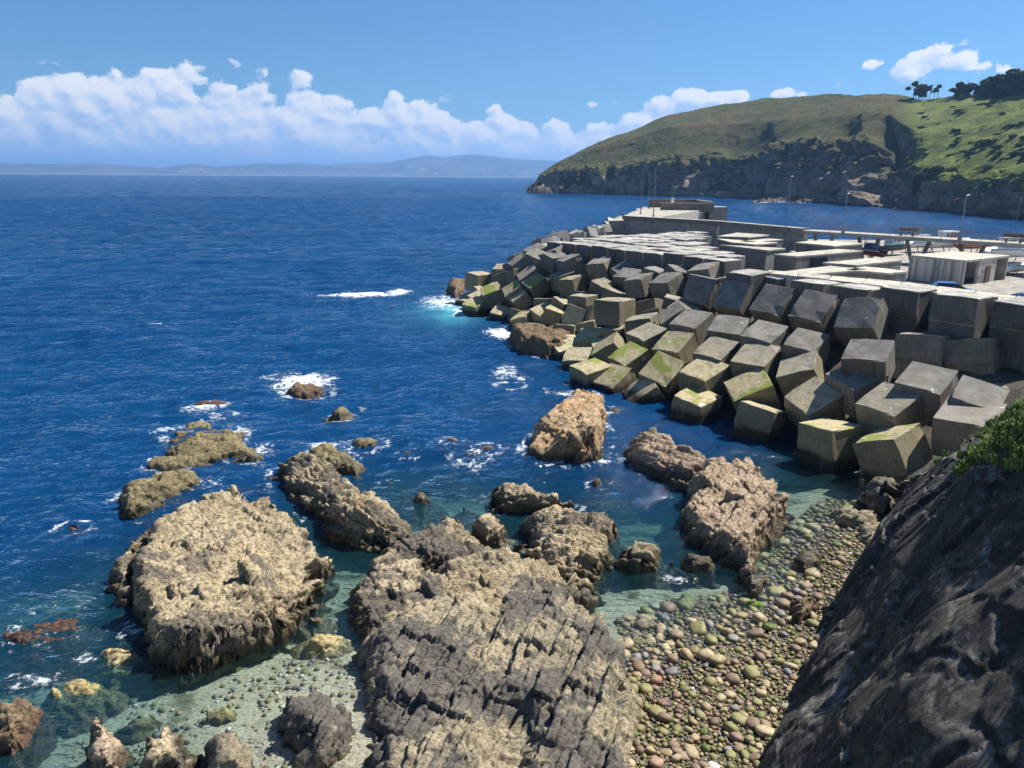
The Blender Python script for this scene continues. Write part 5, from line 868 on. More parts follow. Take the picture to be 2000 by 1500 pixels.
def lamp(loc, h, label, arm=1.0, ang=0.0):
    t = empty('lamp_post', loc); tag(t, label, 'lamp post', 'lamp posts')
    MB().tube((0, 0, 0), (0, 0, h), .10, .06).build('pole', MATS['metal_grey'], t)
    MB().box((0, 0, .15), (.34, .34, .3)).build('base', MATS['metal_grey'], t)
    ca, sa = math.cos(ang), math.sin(ang)
    MB().tube((0, 0, h-.05), (ca*arm, sa*arm, h+.12), .04, .03, 6).build('arm', MATS['metal_grey'], t)
    MB().box((ca*(arm+.15), sa*(arm+.15), h+.13), (.55, .22, .1), ang).build('lantern', MATS['metal_dark'], t)
LL = ['lamp post on the quay in front of the parapet wall', 'lamp post on the promenade, left of the two', 'lamp post on the promenade, right of the two', 'far lamp post beyond the promenade at the right edge', 'pier lamp post, leftmost of three', 'pier lamp post, middle and farthest of three', 'pier lamp post, nearest and rightmost of three']
HH = [10.2, 4.9, 5.0, 7.5, 9.0, 8.6, 8.8]
for (k_, p), l_, h in zip(LAMPS, LL, HH): lamp(p, h, l_, .6, .4 if k_ != 'pier' else 2.6)
def bench(loc, rz, label):
    t = empty('bench', loc, rz); tag(t, label, 'bench', 'promenade benches')
    MB().box((0, 0, .45), (2.2, .5, .08)).build('seat', MATS['wood'], t); MB().box((0, .24, .78), (2.2, .06, .4)).build('backrest', MATS['wood'], t)
    for sx in (-.7, .7): MB().box((sx, 0, .2), (.14, .42, .42)).build('leg', MATS['metal_dark'], t)
wang = math.atan2(wk[2].y-wk[0].y, wk[2].x-wk[0].x)
off = Vector((-math.sin(wang), math.cos(wang)))*1.9
bench((BENCH[0][0]+off.x, BENCH[0][1]+off.y, ZD), wang, 'bench on the promenade next to the litter bin')
bench((BENCH[1][0]+off.x, BENCH[1][1]+off.y, ZD), wang, 'bench on the promenade at the right edge of the picture')
t = empty('litter_bin', (BENCH[2][0]+off.x, BENCH[2][1]+off.y, ZD)); tag(t, 'small litter bin on the promenade beside the bench', 'litter bin')
MB().tube((0, 0, .3), (0, 0, 1.0), .24, .28, 10).build('bin', MATS['metal_grey'], t); MB().tube((0, 0, 0), (0, 0, .32), .05).build('post', MATS['metal_dark'], t); MB().tube((0, 0, 1.02), (0, 0, 1.1), .30, .26, 10).build('rim', MATS['metal_dark'], t)

# pier head with stone enclosure and beacon
pp = [Vector(p) for p in PIER]; pc = sum(pp, Vector((0, 0)))/4
w0, w1 = Vector(WALL[0]), Vector(WALL[2]); d = (w0-w1).normalized(); n_ = Vector((d.y, -d.x))
bz = BEACON[2]; bc = Vector(BEACON[:2])
road = [tuple(w0+Vector((-2.5, -1))), tuple(w0+Vector((3, 0))), tuple(bc+Vector((6, -10))), tuple(bc+Vector((8, 4))), tuple(bc+Vector((-7, 5))), tuple(bc+Vector((-8.5, -6)))]
MB().prism(road, 2.0, 8.2).build('pier', MATS['concrete_quay'])['kind'] = 'structure'
t = empty('stone_enclosure', (bc.x, bc.y, 8.2)); tag(t, 'grey stone enclosure wall around the foot of the beacon', 'wall')
for (cx, cy, sx, sy, h) in ((1, -13.5, 13, .6, 1.6), (1, 3.5, 13, .6, 2.0), (7.2, -5, .6, 16, 1.9), (-3.0, -8.8, .6, 8.0, 1.2), (2.5, -7.5, 9, .5, 1.4)):
    MB().box((cx, cy, h/2-.2), (sx, sy, h+.4)).build('wall', MATS['stone_wall'], t); MB().box((cx, cy, h+.07), (sx+.15, sy+.15, .14)).build('coping', MATS['concrete_quay'], t)
t = empty('landing_block', (bc.x+9.5, bc.y-8, 8.2)); tag(t, 'square grey concrete landing at the right of the stone enclosure', 'landing')
MB().box((0, 0, -2.6), (4.5, 5, 6.2)).build('base', MATS['concrete_quay'], t); MB().box((0, 0, .6), (4.7, 5.2, .2)).build('slab', MATS['concrete_white'], t)
t = empty('beacon', (bc.x, bc.y, 8.2)); tag(t, 'slim harbour beacon, white below and green above', 'beacon')
MB().tube((0, 0, 0), (0, 0, 2.6), .42, .36, 12).build('lower_column', MATS['white_paint'], t); MB().tube((0, 0, 2.6), (0, 0, 4.6), .36, .32, 12).build('upper_column', MATS['green_paint'], t)
MB().tube((0, 0, 4.6), (0, 0, 4.75), .62, .62, 12).build('gallery', MATS['green_paint'], t); MB().tube((0, 0, 4.75), (0, 0, 5.4), .22, .2, 10).build('lantern', MATS['green_paint'], t)
MB().tube((0, 0, 5.4), (0, 0, 5.6), .26, .04, 10).build('cap', MATS['green_paint'], t)

# ------------------------------------------------------------------ boats and cars on the quay
def boat(loc, rz, L, mats, label, cabin=True, prop=.55, windows=3, mast=0):
    hull, cab, trim = mats
    t = empty('boat', loc, rz); tag(t, label, 'boat', 'boats on the hard')
    secs = []; n = 9; Wd = L*.16; Hh = L*.16
    for i in range(n):
        u = i/(n-1); x = (u-.5)*L; wv = Wd*(1-max(0, (u-.45)/.55)**2.2)*(0.86 if u < .05 else 1); rise = Hh*.28*max(0, (u-.4)/.6)**1.6; keel = .03*Hh+Hh*.5*max(0, (u-.75)/.25)**2
        wv = max(wv, .03)
        secs.append([(x, 0, keel), (x, wv*.62, keel+Hh*.18), (x, wv*.93, Hh*.6+rise*.5), (x, wv, Hh+rise), (x, wv*.86, Hh+rise), (x, wv*.82, Hh*.72+rise), (x, -wv*.82, Hh*.72+rise), (x, -wv*.86, Hh+rise), (x, -wv, Hh+rise), (x, -wv*.93, Hh*.6+rise*.5), (x, -wv*.62, keel+Hh*.18)])
    V = [(p[0], p[1], p[2]+prop) for s in secs for p in s]; k = 11
    F = [(i*k+j, i*k+(j+1) % k, (i+1)*k+(j+1) % k, (i+1)*k+j) for i in range(n-1) for j in range(k)]+[tuple(range(k)), tuple(range((n-1)*k, n*k))[::-1]]
    me = mesh('hull', V, F); bm = bmesh.new(); bm.from_mesh(me); bmesh.ops.recalc_face_normals(bm, faces=bm.faces[:]); bm.to_mesh(me); bm.free(); smooth(me)
    ob('hull', me, MATS[hull], t)
    st = MB(); st.tube((-L*.5, Wd*.98, prop+Hh), (L*.1, Wd*1.0, prop+Hh*1.01), .05); st.tube((-L*.5, -Wd*.98, prop+Hh), (L*.1, -Wd*1.0, prop+Hh*1.01), .05); st.build('rubbing_strake', MATS[trim], t)
    if cabin:
        ch = L*.2; c0 = MB(); x0, x1 = -L*.22, L*.16; ww = Wd*.68
        c0.add([(x0, -ww, 0), (x1+.25*ch, -ww*.85, 0), (x1+.25*ch, ww*.85, 0), (x0, ww, 0), (x0, -ww*.92, ch), (x1-.25*ch, -ww*.8, ch), (x1-.25*ch, ww*.8, ch), (x0, ww*.92, ch)], [(3, 2, 1, 0), (4, 5, 6, 7), (0, 1, 5, 4), (1, 2, 6, 5), (2, 3, 7, 6), (3, 0, 4, 7)])
        co = c0.build('cabin', MATS[cab], t, (0, 0, prop+Hh*.8), bev=.04)
        MB().box(((x0+x1)/2-.1*ch, 0, ch+.04), (x1-x0+.1, ww*1.95, .08)).build('roof', MATS[cab], t, (0, 0, prop+Hh*.8))
        for i in range(windows):
            xw = x0+(x1-x0)*(i+.5)/windows
            for sg in (-1, 1): MB().box((xw, sg*ww*.935, ch*.66), ((x1-x0)/windows*.68, .05, ch*.42)).build('window', MATS['glass'], co)
        MB().box((x1+.0, 0, ch*.62), (.07, ww*1.35, ch*.4)).build('windscreen', MATS['glass'], co)
    for i in range(mast): MB().tube((-L*.3+i*L*.2, (-1)**i*Wd*.4, prop+Hh*.7), (-L*.3+i*L*.2, (-1)**i*Wd*.4, prop+L*.55), .035, k=6).build('mast', MATS['metal_grey'], t)
    for x in (-L*.28, L*.2):
        for sg in (-1, 1): MB().tube((x, sg*Wd*1.15, -.02), (x, sg*Wd*.72, prop+Hh*.4), .06).build('prop', MATS['rust'], t)
    return t
BL = {'red': (1.9, 4.6, ('hull_red', 'hull_blue', 'white_paint'), 'small blue and red boat with poles behind the long hut', dict(mast=4, windows=2)),
      'dark': (.5, 6.2, ('hull_dark', 'hull_white', 'teal_paint'), 'dark-hulled boat with a white and teal top between the promenade columns', dict(windows=3)),
      'white': (.3, 5.4, ('hull_white', 'hull_white', 'hull_blue'), 'white cabin boat with three windows left of the promenade column', dict(windows=3)),
      'white2': (.3, 7.0, ('hull_white', 'hull_white', 'metal_grey'), 'larger white cabin boat behind the streaked building roof', dict(windows=4)),
      'pink': (.25, 6.0, ('hull_pink', 'hull_pink', 'white_paint'), 'faded red open boat beyond the building', dict(cabin=False)),
      'motor': (.1, 7.4, ('hull_white', 'hull_white', 'hull_blue'), 'white motor boat with a blue hull stripe at the right edge', dict(windows=2)),
      'low': (.5, 5.2, ('hull_white', 'hull_white', 'teal_paint'), 'low pale dinghy at the right edge of the quay', dict(cabin=False, prop=.2))}
for (k_, p) in BOATS:
    rz, L, mats, lab, kw = BL[k_]; boat(p, rz, L, mats, lab, **kw)
def car(loc, rz, label):
    t = empty('parked_car', loc, rz); tag(t, label, 'car', 'parked cars')
    prof = [(-2.05, .35), (-2.1, .75), (-1.95, .98), (-1.2, 1.02), (1.05, .98), (1.9, .82), (2.08, .6), (2.05, .35)]
    V = []; 
    for sg, yy in ((-1, .86), (1, .86)):
        V += [(x, sg*yy, z) for x, z in prof]
    n = len(prof); F = [tuple(range(n)), tuple(range(n, 2*n))[::-1]]+[(i, i+n, (i+1) % n+n, (i+1) % n) for i in range(n)]
    b_ = MB(); b_.add(V, F); b_.build('body', MATS['car_blue'], t, bev=.05)
    cab = [(-1.85, 1.0, .80), (-1.35, 1.46, .66), (.05, 1.47, .66), (.95, 1.0, .80)]
    V = [(x, -w_, z) for x, z, w_ in cab]+[(x, w_, z) for x, z, w_ in cab]; c_ = MB(); c_.add(V, [(0, 1, 2, 3), (7, 6, 5, 4), (0, 4, 5, 1), (1, 5, 6, 2), (2, 6, 7, 3)])
    gl = c_.build('window', MATS['glass'], t)
    MB().add([(-1.4, -.64, 1.45), (.1, -.64, 1.46), (.1, .64, 1.46), (-1.4, .64, 1.45), (-1.35, -.6, 1.5), (.05, -.6, 1.51), (.05, .6, 1.51), (-1.35, .6, 1.5)], [(3, 2, 1, 0), (4, 5, 6, 7), (0, 1, 5, 4), (1, 2, 6, 5), (2, 3, 7, 6), (3, 0, 4, 7)]).build('roof', MATS['car_blue'], t)
    for x in (-1.3, 1.3):
        for sg in (-1, 1): MB().tube((x, sg*.68, .31), (x, sg*.88, .31), .31, k=14).build('wheel', MATS['tyre'], t)
    for sg in (-1, 1): MB().box((2.03, sg*.62, .68), (.1, .32, .14)).build('headlight', MATS['white_paint'], t)
car(CARS[0], -.35, 'blue car parked in front of the streaked building, mostly behind the capping strip')
car((CARS[1][0]+1.2, CARS[1][1], CARS[1][2]), 2.2, 'blue car cut off by the right edge of the picture')

# ------------------------------------------------------------------ headland
HD = np.array(HEAD)                                   # (cols,5,3)
nc = HD.shape[0]; NU, NV = 620, 190
cu = np.linspace(0, nc-1, NU)
def cr(A, t):                                          # smooth interpolation along columns
    i = np.clip(np.floor(t).astype(int), 0, nc-2); f = t-i; f = f*f*(3-2*f)*.5+f*.5
    return A[i]*(1-f)[:, None]+A[i+1]*f[:, None]
rowsC = [cr(HD[:, k], cu) for k in range(5)]
below = rowsC[0].copy(); dirn = rowsC[0]-np.array([0, 0, 0]); dirn[:, 2] = 0; dirn /= np.linalg.norm(dirn, axis=1)[:, None]
below = below-dirn*8; below[:, 2] = -5
rowsC = [below]+rowsC
vs = [0, .05, .40, .66, .88, 1.0]
A = np.array(rowsC); t = np.linspace(0, 1, NV); P = np.empty((NV, NU, 3))
for k in range(3):
    for i in range(NU): P[:, i, k] = np.interp(t, vs, A[:, i, k])
# soften the profile breaks above the cliff
for it in range(3):
    Q = P.copy(); j0 = int(.45*NV); Q[j0:-1] = (P[j0-1:-2]+P[j0:-1]*2+P[j0+1:])/4; P = Q
Pn = P.reshape(-1, 3).copy(); vv = np.repeat(t, NU); uu = np.tile(np.linspace(0, 1, NU), NV)
N = grid_normals(P); N *= np.where((N@np.array([-.2, -.6, .6])) < 0, -1, 1)[:, None]
cl = smst(vv, .50, .34)*smst(vv, .0, .04); up_ = smst(vv, .42, .6)
gul = 0
for (u0_, wd_, dp_) in ((.44, .026, 10), (.645, .032, 17), (.56, .02, 6)):
    gul = gul-dp_*np.exp(-((uu-u0_-.04*(vv-.3)+.006*fbm(Pn/20., 59, 2))/wd_)**2)
d = cl*(9.0*ridged(Pn/np.array([38., 38., 80.]), 61, 3)+4.6*ridged(Pn/np.array([13., 13., 20.]), 65, 3)+1.2*fbm(Pn/4.0, 67, 3))+gul*smst(vv, .72, .45)*smst(vv, .03, .12)
f1, f2, cid = worley(Pn/13.0, 71)
d += cl*(5.0*(cid-.5)-1.8*np.exp(-((f2-f1)/.1)**2))
d += up_*(2.6*fbm(Pn/40., 75, 3)+0.8*fbm(Pn/7., 77, 3)+.35*ridged(Pn/3.0, 78, 2))*smst(vv, 1.0, .9)
sh = np.exp(-((vv-.055)/.05)**2); f1, f2, cid = worley(Pn/6.5, 81); d += sh*3.2*(cid-.35)
Pn = Pn+N*d[:, None]
me, used = grid_mesh('headland', Pn.reshape(P.shape))
put_attr(me, 'veg', vv[used] if used.sum() == len(me.vertices) else vv); put_attr(me, 'along', uu)
m, g = new_mat('headland')
pos = g.n('ShaderNodeNewGeometry').outputs['Position']; nz = g.n('ShaderNodeSeparateXYZ', {0: g.n('ShaderNodeNewGeometry').outputs['Normal']}).outputs[2]
veg = g.n('ShaderNodeAttribute', attribute_name='veg').outputs['Fac']; al = g.n('ShaderNodeAttribute', attribute_name='along').outputs['Fac']
n1 = g.noise(pos, .018, 5.0, .6, .3); n2 = g.noise(pos, .09, 6.0, .68, .4); n3 = g.noise(pos, .5, 5.0, .7)
gr = g.mix(g.ss(n1, .38, .62), (.080, .100, .032, 1), (.128, .106, .050, 1))
gr = g.mix(g.ss(n2, .46, .68), gr, (.045, .062, .020, 1))
gr = g.mix(g.m('MULTIPLY', g.ss(n3, .5, .66), .65), gr, (.155, .125, .062, 1))
gr = g.mix(g.m('MULTIPLY', g.ss(g.noise(pos, .22, 5.0, .7), .55, .66), .7), gr, (.035, .048, .018, 1))
field = g.mix(g.ss(g.noise(g.mapv(pos, (.6, 1, 2.2)), .045, 5.0, .6, .5), .42, .58), (.180, .210, .055, 1), (.090, .125, .030, 1))
field = g.mix(g.ss(g.noise(g.mapv(pos, (.5, 1, 2.4), (0, 0, .6)), .08, 5.0, .65, .8), .57, .65), field, (.035, .055, .018, 1))
gr = g.mix(g.ss(g.m('ADD', al, g.m('MULTIPLY', g.m('SUBTRACT', n1, .5), .06)), .655, .705), gr, field)
rk = g.mix(g.ss(n2, .35, .65), (.16, .13, .10, 1), (.33, .28, .22, 1)); rk = g.mix(g.m('MULTIPLY', g.ss(n3, .50, .66), .7), rk, (.48, .41, .34, 1))
rk = g.mix(g.ss(g.noise(pos, .05, 4.0, .6), .54, .64), rk, (.055, .062, .028, 1))
rk = g.mix(g.m('MULTIPLY', g.ss(g.n('ShaderNodeSeparateXYZ', {0: pos}).outputs[2], 1.8, .8), .85), rk, (.05, .043, .035, 1))
vg = g.m('ADD', veg, g.m('MULTIPLY', g.m('SUBTRACT', n2, .5), .40))
vg = g.m('MULTIPLY', g.ss(vg, .16, .30), g.ss(g.m('ADD', nz, g.m('MULTIPLY', g.m('SUBTRACT', n2, .5), .5)), .08, .40))
out_c = g.mix(g.ss(g.noise(pos, .03, 6.0, .7, .5), .64, .70), gr, rk)
col = g.mix(vg, rk, g.mix(g.ss(veg, .62, .5), gr, out_c))
out(g, bsdf(g, col, .95, bump(g, g.m('ADD', g.m('MULTIPLY', n3, 1.0), g.noise(pos, 1.4, 4.0, .7)), 1.0, 1.5), .1))
tag(ob('headland', me, m), kind='structure')
HP = Pn.reshape(P.shape)
# reef rocks off the headland
rng = random.Random(5)
RL = ['reef rock in the cove, left end of the dark line', 'reef rock in the cove, second from the left', 'reef rock in the cove, middle of the dark line', 'reef rock in the cove, right end of the dark line', 'rocky islet below the dark gully', 'rocky ledge under the green fields, left', 'rocky ledge under the green fields, second', 'rocky ledge under the green fields, third', 'rocky ledge under the green fields, right', 'rocky islet at the tip of the headland', 'rocky skerry just right of the headland tip']
for i, (c, lab) in enumerate(zip(REEF, RL)):
    L = [9, 12, 10, 8, 10, 12, 14, 12, 12, 15, 9][i]; hgt = [2, 2.2, 2.4, 2, 3, 3, 3.5, 3.5, 3.2, 7, 4][i]
    xs = np.linspace(-L*1.3, L*1.3, 70); ys = np.linspace(-L*.6, L*.6, 40); X, Y = np.meshgrid(xs, ys)
    rr = np.sqrt((X/L)**2+(Y/(L*.42))**2); q = np.column_stack([(X+c[0]).ravel()/3, (Y+c[1]).ravel()/3, np.full(X.size, i*3.)])
    z = (hgt*(1-rr**2)).ravel()+1.8*ridged(q, 31+i, 4)*smst(1.5-rr.ravel(), 0, .6)-.6
    f1, f2, cid = worley(q*1.4, 90+i); z += 1.2*(cid-.5)
    me, _ = grid_mesh('reef_rock', np.dstack([X, Y, z.reshape(X.shape)]), np.ones((39, 69), bool))
    tag(ob('reef_rock', me, MATS['rock_dark'], loc=(c[0], c[1]+L*.3, 0)), lab, 'rock', 'reef rocks')

# ------------------------------------------------------------------ trees and bushes
def crown_mesh(name, seed, w_, h_, n, leaf, flat=1.0):
    rg = np.random.RandomState(seed); V = []; F = []
    nb = 7; bl = [(rg.normal(0, .33)*w_, rg.normal(0, .33)*w_, rg.uniform(.3, 1)*h_, rg.uniform(.28, .5)*w_) for _ in range(nb)]
    for k in range(n):
        bx, by, bz, br = bl[rg.randint(nb)]
        v = rg.normal(0, 1, 3); v /= np.linalg.norm(v); rr = br*rg.uniform(.55, 1.08)
        c = np.array([bx, by, bz])+v*rr*np.array([1, 1, .62*flat])
        u = rg.normal(0, 1, 3); u /= np.linalg.norm(u); t_ = np.cross(u, v+.01); t_ /= np.linalg.norm(t_)+1e-6
        s = leaf*rg.uniform(.6, 1.3); k0 = len(V)
        V += [c-u*s-t_*s*.5, c+u*s-t_*s*.5, c+u*s*.6+t_*s, c-u*s*.6+t_*s]; F.append((k0, k0+1, k0+2, k0+3))
    return mesh(name, V, F)
TREES = []
for s in range(5):
    cm_ = crown_mesh('crown', s, 3.3, 5.5, 900, .34); cm_.materials.append(MATS['leaf_tree'])
    tb = MB(); tb.tube((0, 0, -1), (.15, 0, 5.0), .26, .16, 7); tb.tube((.1, 0, 3.2), (1.3, .4, 6.0), .12, .05, 6); tb.tube((.1, 0, 3.6), (-1.2, -.3, 6.4), .12, .05, 6); tb.tube((.15, 0, 5), (.1, .2, 8), .15, .05, 6)
    tm = mesh('trunk', tb.V, tb.F); tm.materials.append(MATS['bark']); TREES.append((cm_, tm))
def tree(loc, s, sz, zc, label, group, k):
    t = empty('pine_tree', loc, k*1.7); t.scale = (s, s, s*sz); tag(t, label, 'tree', group)
    c_ = ob('crown', TREES[k % 5][0], None, t); c_.location = (0, 0, zc); ob('trunk', TREES[k % 5][1], None, t)
def ground_at(x, y):
    d2 = (HP[..., 0]-x)**2+(HP[..., 1]-y)**2; j = np.unravel_index(np.argmin(d2), d2.shape); return HP[j][2]
TL = ['first', 'second', 'third', 'fourth', 'fifth', 'sixth', 'seventh', 'eighth', 'ninth', 'tenth']
jc = int(.87*NV)
for i in range(10):
    u = int(NU*(.688+.0026*i*1.9)); jj = jc-(3 if i in (2, 3) else 0); p = HP[jj, min(u, NU-1)]
    s = [1.15, .85, 1.25, .9, .8, .9, .8, .85, .7, .75][i]; bare = i >= 4
    tree((p[0], p[1], p[2]-.3), s*(1.25 if not bare else 1.05), 1.0 if not bare else 1.15, 2.2 if not bare else 4.2, 'windswept tree in the hilltop clump, %s from the left' % TL[i], 'hilltop clump of trees', i)
k = 0
for i in range(64):
    u = int(NU*(.768+.135*i/63.)); p = HP[min(NV-1, jc+1+(i % 4)*2), min(u, NU-1)]
    s = 1.2+.45*rng.random()+.85*smst(np.array([i/63.]), .05, .7)[0]
    tree((p[0]+rng.uniform(-3, 3), p[1]+rng.uniform(-3, 6), p[2]-3.2), s, 1.0, 2.6, 'dark tree in the wood along the right-hand skyline', 'skyline wood', i)
BUSH = []
for s in range(4):
    bm_ = crown_mesh('gorse', 40+s, 2.6, 1.4, 420, .34, .8); bm_.materials.append(MATS['leaf_gorse']); BUSH.append(bm_)
for i in range(60):
    u = rng.uniform(.70, .93); v = rng.uniform(.50, .84); p = HP[int(v*NV), int(u*NU)]
    t = empty('gorse_bush', (p[0], p[1], p[2]-.2), rng.uniform(0, 6)); s = rng.uniform(.45, 1.2); t.scale = (s*1.6, s, s*.8)
    tag(t, 'dark green gorse bush on the grassy slope of the headland', 'bush', 'hillside bushes')
    ob('foliage', BUSH[i % 4], None, t); ob('stem', TREES[i % 5][1], None, t).scale = (.3, .3, .12)

# ------------------------------------------------------------------ far shore
hk = np.array(HILLS)
n_ = 420; tt = np.linspace(0, len(hk)-1, n_); sk = np.column_stack([np.interp(tt, np.arange(len(hk)), hk[:, k]) for k in range(3)])
nr = 40; P = np.empty((nr, n_, 3)); dirn = sk.copy(); dirn[:, 2] = 0; dirn /= np.linalg.norm(dirn, axis=1)[:, None]
for j in range(nr):
    s = j/(nr-1); prof = math.sin(min(s/.62, 1)*math.pi/2)**1.2 if s < .62 else 1-(s-.62)*1.2
    P[j] = sk+dirn*(-1900+s*3000); P[j, :, 2] = (sk[:, 2]-0)*prof+(-6 if j == 0 else 0)
Pn = P.reshape(-1, 3); Pn[:, 2] += (22*fbm(Pn/500., 5, 4)*smst(Pn[:, 2], 5, 120))
me, _ = grid_mesh('far_hills', Pn.reshape(P.shape))
m, g = new_mat('far_hills'); pos = g.n('ShaderNodeNewGeometry').outputs['Position']
c = g.mix(g.ss(g.noise(pos, .0016, 6.0, .65), .4, .6), (.030, .045, .022, 1), (.085, .08, .05, 1)); c = g.mix(g.ss(g.noise(pos, .004, 5.0, .6), .6, .68), c, (.24, .21, .16, 1))
z = g.n('ShaderNodeSeparateXYZ', {0: pos}).outputs[2]; c = g.mix(g.ss(z, 9, 3), c, (.24, .21, .17, 1))
out(g, bsdf(g, c, .95, None, .05)); tag(ob('far_hills', me, m), kind='structure')
hb = MB().box((0, 0, .5), (1, 1, 1)); hbm = mesh('wall', hb.V, hb.F); hbm.materials.append(MATS['town_white'])
rb = MB().add([(-.5, -.5, 0), (.5, -.5, 0), (.5, .5, 0), (-.5, .5, 0), (-.5, 0, .4), (.5, 0, .4)], [(0, 1, 5, 4), (2, 3, 4, 5), (0, 4, 3), (1, 2, 5), (3, 2, 1, 0)]); rbm = mesh('roof', rb.V, rb.F); rbm.materials.append(MATS['town_roof'])
for i in range(46):
    cl_ = [(-.345, 26), (-.295, 20), (-.20, 40), (-.10, 60), (-.03, 50), (.02, 40)][i % 6]
    a_ = cl_[0]+rng.uniform(-.03, .03); dd = 11150+rng.uniform(0, 260)+cl_[1]*rng.uniform(0, 5)
    t = empty('distant_building', (math.sin(a_)*dd, math.cos(a_)*dd, 6+max(0, dd-11200)*.08)); t.rotation_euler.z = -a_
    s = (rng.uniform(25, 70), 20, rng.uniform(14, 34)); t.scale = s
    tag(t, 'tiny pale building on the far shore across the bay', 'building', 'far shore town'); ob('wall', hbm, None, t); r_ = ob('roof', rbm, None, t); r_.location = (0, 0, 1.0)

# ------------------------------------------------------------------ cobbles
def pebble(seed, sub=2):
    bm = bmesh.new(); bmesh.ops.create_icosphere(bm, subdivisions=sub, radius=1.0); rg = random.Random(seed)
    sx, sy, sz = rg.uniform(.8, 1.25), rg.uniform(.62, .95), rg.uniform(.42, .66); o_ = np.array([rg.uniform(0, 50) for _ in range(3)])
    co = np.array([v.co[:] for v in bm.verts]); d = 1+.36*fbm(co*1.1+o_, seed, 2); co = co*d[:, None]
    for ax in range(3): pass
    co = np.sign(co)*np.abs(co)**.78
    for v, c in zip(bm.verts, co): v.co = (c[0]*sx, c[1]*sy, c[2]*sz)
    me = bpy.data.meshes.new('cobble'); bm.to_mesh(me); bm.free(); return smooth(me)
def peb_mat(name, a, b, green=0.0):
    m, g = new_mat(name); oi = g.n('ShaderNodeObjectInfo').outputs['Random']; p = g.n('ShaderNodeTexCoord').outputs['Object']
    pos = g.n('ShaderNodeNewGeometry').outputs['Position']
    c = g.mix(oi, a, b); n1 = g.noise(g.vm('ADD', p, g.vm('SCALE', pos, .3)), 2.2, 5.0, .65); c = g.mix(g.m('MULTIPLY', g.ss(n1, .45, .7), .6), c, tuple(x*.55 for x in a[:3])+(1,))
    if green:
        nz = g.n('ShaderNodeSeparateXYZ', {0: g.n('ShaderNodeNewGeometry').outputs['Normal']}).outputs[2]
        c = g.mix(g.m('MULTIPLY', g.ss(g.m('ADD', n1, g.m('MULTIPLY', nz, .25)), .5, .62), green), c, (.07, .115, .015, 1))
    out(g, bsdf(g, c, .62, bump(g, g.noise(pos, 14.0, 5.0, .7), .35, .02), .35)); return m
PM = [peb_mat('cobble_tan', (.27, .205, .105, 1), (.40, .33, .20, 1)), peb_mat('cobble_olive', (.19, .165, .07, 1), (.30, .255, .11, 1), .25), peb_mat('cobble_green', (.24, .22, .10, 1), (.36, .32, .16, 1), .95), peb_mat('cobble_white', (.44, .42, .37, 1), (.55, .53, .47, 1)), peb_mat('cobble_brown', (.16, .11, .07, 1), (.26, .18, .12, 1)), peb_mat('cobble_red', (.30, .17, .11, 1), (.38, .25, .17, 1)), peb_mat('cobble_grey', (.15, .14, .13, 1), (.25, .23, .20, 1))]
PV = [pebble(s) for s in range(10)]
for p in PV: p.materials.append(PM[0])
area = np.array(PEBBLE_AREA); rg = np.random.RandomState(12)
lo, hi = area.min(0), area.max(0); placed = []
cand = rg.uniform(lo, hi, (70000, 2)); sdv = sdist(cand, area); cand = cand[sdv > 0.05]; zz = sb(cand)
idx = np.arange(len(cand)); rr_ = np.where(idx < 170, rg.uniform(.19, .31, len(cand)), np.where(idx < 2200, rg.uniform(.115, .19, len(cand)), np.where(idx < 6000, rg.uniform(.07, .115, len(cand)), rg.uniform(.045, .07, len(cand)))))
rr_ = rr_*np.where(zz < -.02, 1.1, .88)
cell = {}
for p, z, r_ in zip(cand, zz, rr_):
    kx, ky = int(p[0]/.6), int(p[1]/.6); ok = True
    for ax in range(kx-1, kx+2):
        for ay in range(ky-1, ky+2):
            for (qx, qy, qr) in cell.get((ax, ay), ()):
                if (qx-p[0])**2+(qy-p[1])**2 < (.70*(qr+r_))**2: ok = False; break
            if not ok: break
        if not ok: break
    if ok: cell.setdefault((kx, ky), []).append((p[0], p[1], r_)); placed.append((p[0], p[1], z, r_))
placed.sort(key=lambda q: -q[3]/math.sqrt(q[0]**2+q[1]**2+256))
KIND = ['tan cobble', 'olive cobble', 'green weedy cobble', 'white cobble', 'brown cobble', 'reddish cobble', 'grey cobble']
rng = random.Random(21); stV, stF, stM = [], [], []
lowm = pebble(3, 1); lv = np.array([v.co[:] for v in lowm.vertices]); lf = [tuple(f.vertices) for f in lowm.polygons]
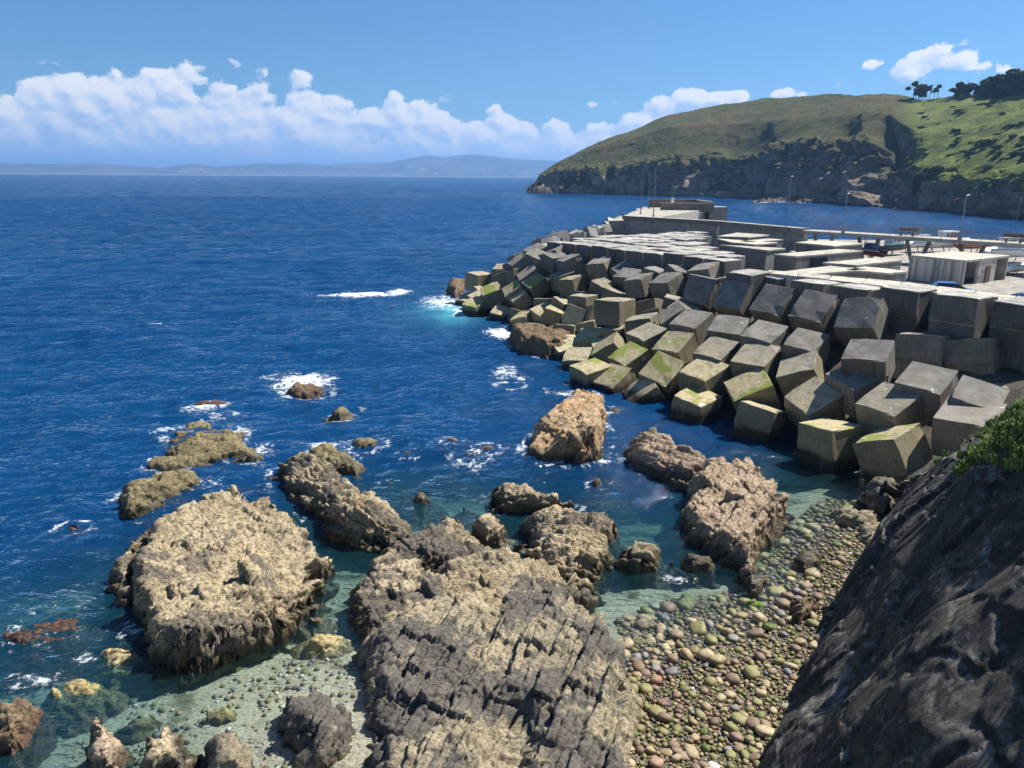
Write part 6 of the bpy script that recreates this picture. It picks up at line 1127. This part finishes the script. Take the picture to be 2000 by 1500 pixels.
for i, (x, y, z, r_) in enumerate(placed):
    dry = z > .12
    k = rng.choices(range(7), (8, 7, .35, .12, 5, .12, 1.6) if dry else (4, 5, .25, .12, 5, .15, 2))[0]
    zc = float(z)+r_*.30+.02; a_ = rng.uniform(0, 6.28)
    if i < 300:
        o = bpy.data.objects.new('cobble', PV[i % 10]); COL.objects.link(o); o.location = (x, y, zc); o.scale = (r_, r_, r_); o.rotation_euler = (rng.uniform(-.3, .3), rng.uniform(-.3, .3), a_)
        o.material_slots[0].link = 'OBJECT'; o.material_slots[0].material = PM[k]
        tag(o, ('rounded %s on the dry pebble beach below the cliff' if dry else 'rounded %s in the shallow pebble pool below the cliff') % KIND[k], 'cobble', 'cobbles')
    else:
        ca, sa = math.cos(a_), math.sin(a_); s = lv*r_; b0 = len(stV)
        for v in s: stV.append((x+v[0]*ca-v[1]*sa, y+v[0]*sa+v[1]*ca, zc+v[2]*rng.uniform(.97, 1.03)))
        stF += [tuple(j+b0 for j in f) for f in lf]; stM += [k]*len(lf)
pool = np.array(POOL); pc_ = rg.uniform(pool.min(0), pool.max(0), (900, 2)); pc_ = pc_[sdist(pc_, pool) > 0]; pz = seabed_z(pc_)
for p, z in zip(pc_, pz):
    if fbm(np.array([[p[0]*.5, p[1]*.5, 2.]]), 5, 2)[0] < -.05: continue
    r_ = rng.uniform(.04, .13)*(1.8 if rng.random() < .05 else 1); a_ = rng.uniform(0, 6.28); ca, sa = math.cos(a_), math.sin(a_); b0 = len(stV); k = rng.choice([0, 1, 1, 4, 6, 6, 3])
    for v in lv*r_: stV.append((p[0]+v[0]*ca-v[1]*sa, p[1]+v[0]*sa+v[1]*ca, float(z)+.02+v[2]))
    stF += [tuple(j+b0 for j in f) for f in lf]; stM += [k]*len(lf)
print('cobbles', len(placed))
me = mesh('pebbles', stV, stF, True)
for p in PM: me.materials.append(p)
me.polygons.foreach_set('material_index', stM)
tag(ob('pebbles', me), 'mass of small rounded pebbles filling the beach below the cliff', 'pebbles', kind='stuff')

# ------------------------------------------------------------------ air
hz = MB().box((0, 15000, 216.5), (62000, 32000, 467)); o = hz.build('haze', None)
m = bpy.data.materials.new('haze'); m.use_nodes = True; m.node_tree.nodes.clear(); g = NT(m.node_tree)
v = g.n('ShaderNodeVolumePrincipled', {'Color': (0.27, 0.52, 0.98, 1), 'Density': 0.000105, 'Anisotropy': 0.2})
g.n('ShaderNodeOutputMaterial', {'Volume': v}); o.data.materials.append(m); tag(o, kind='stuff')
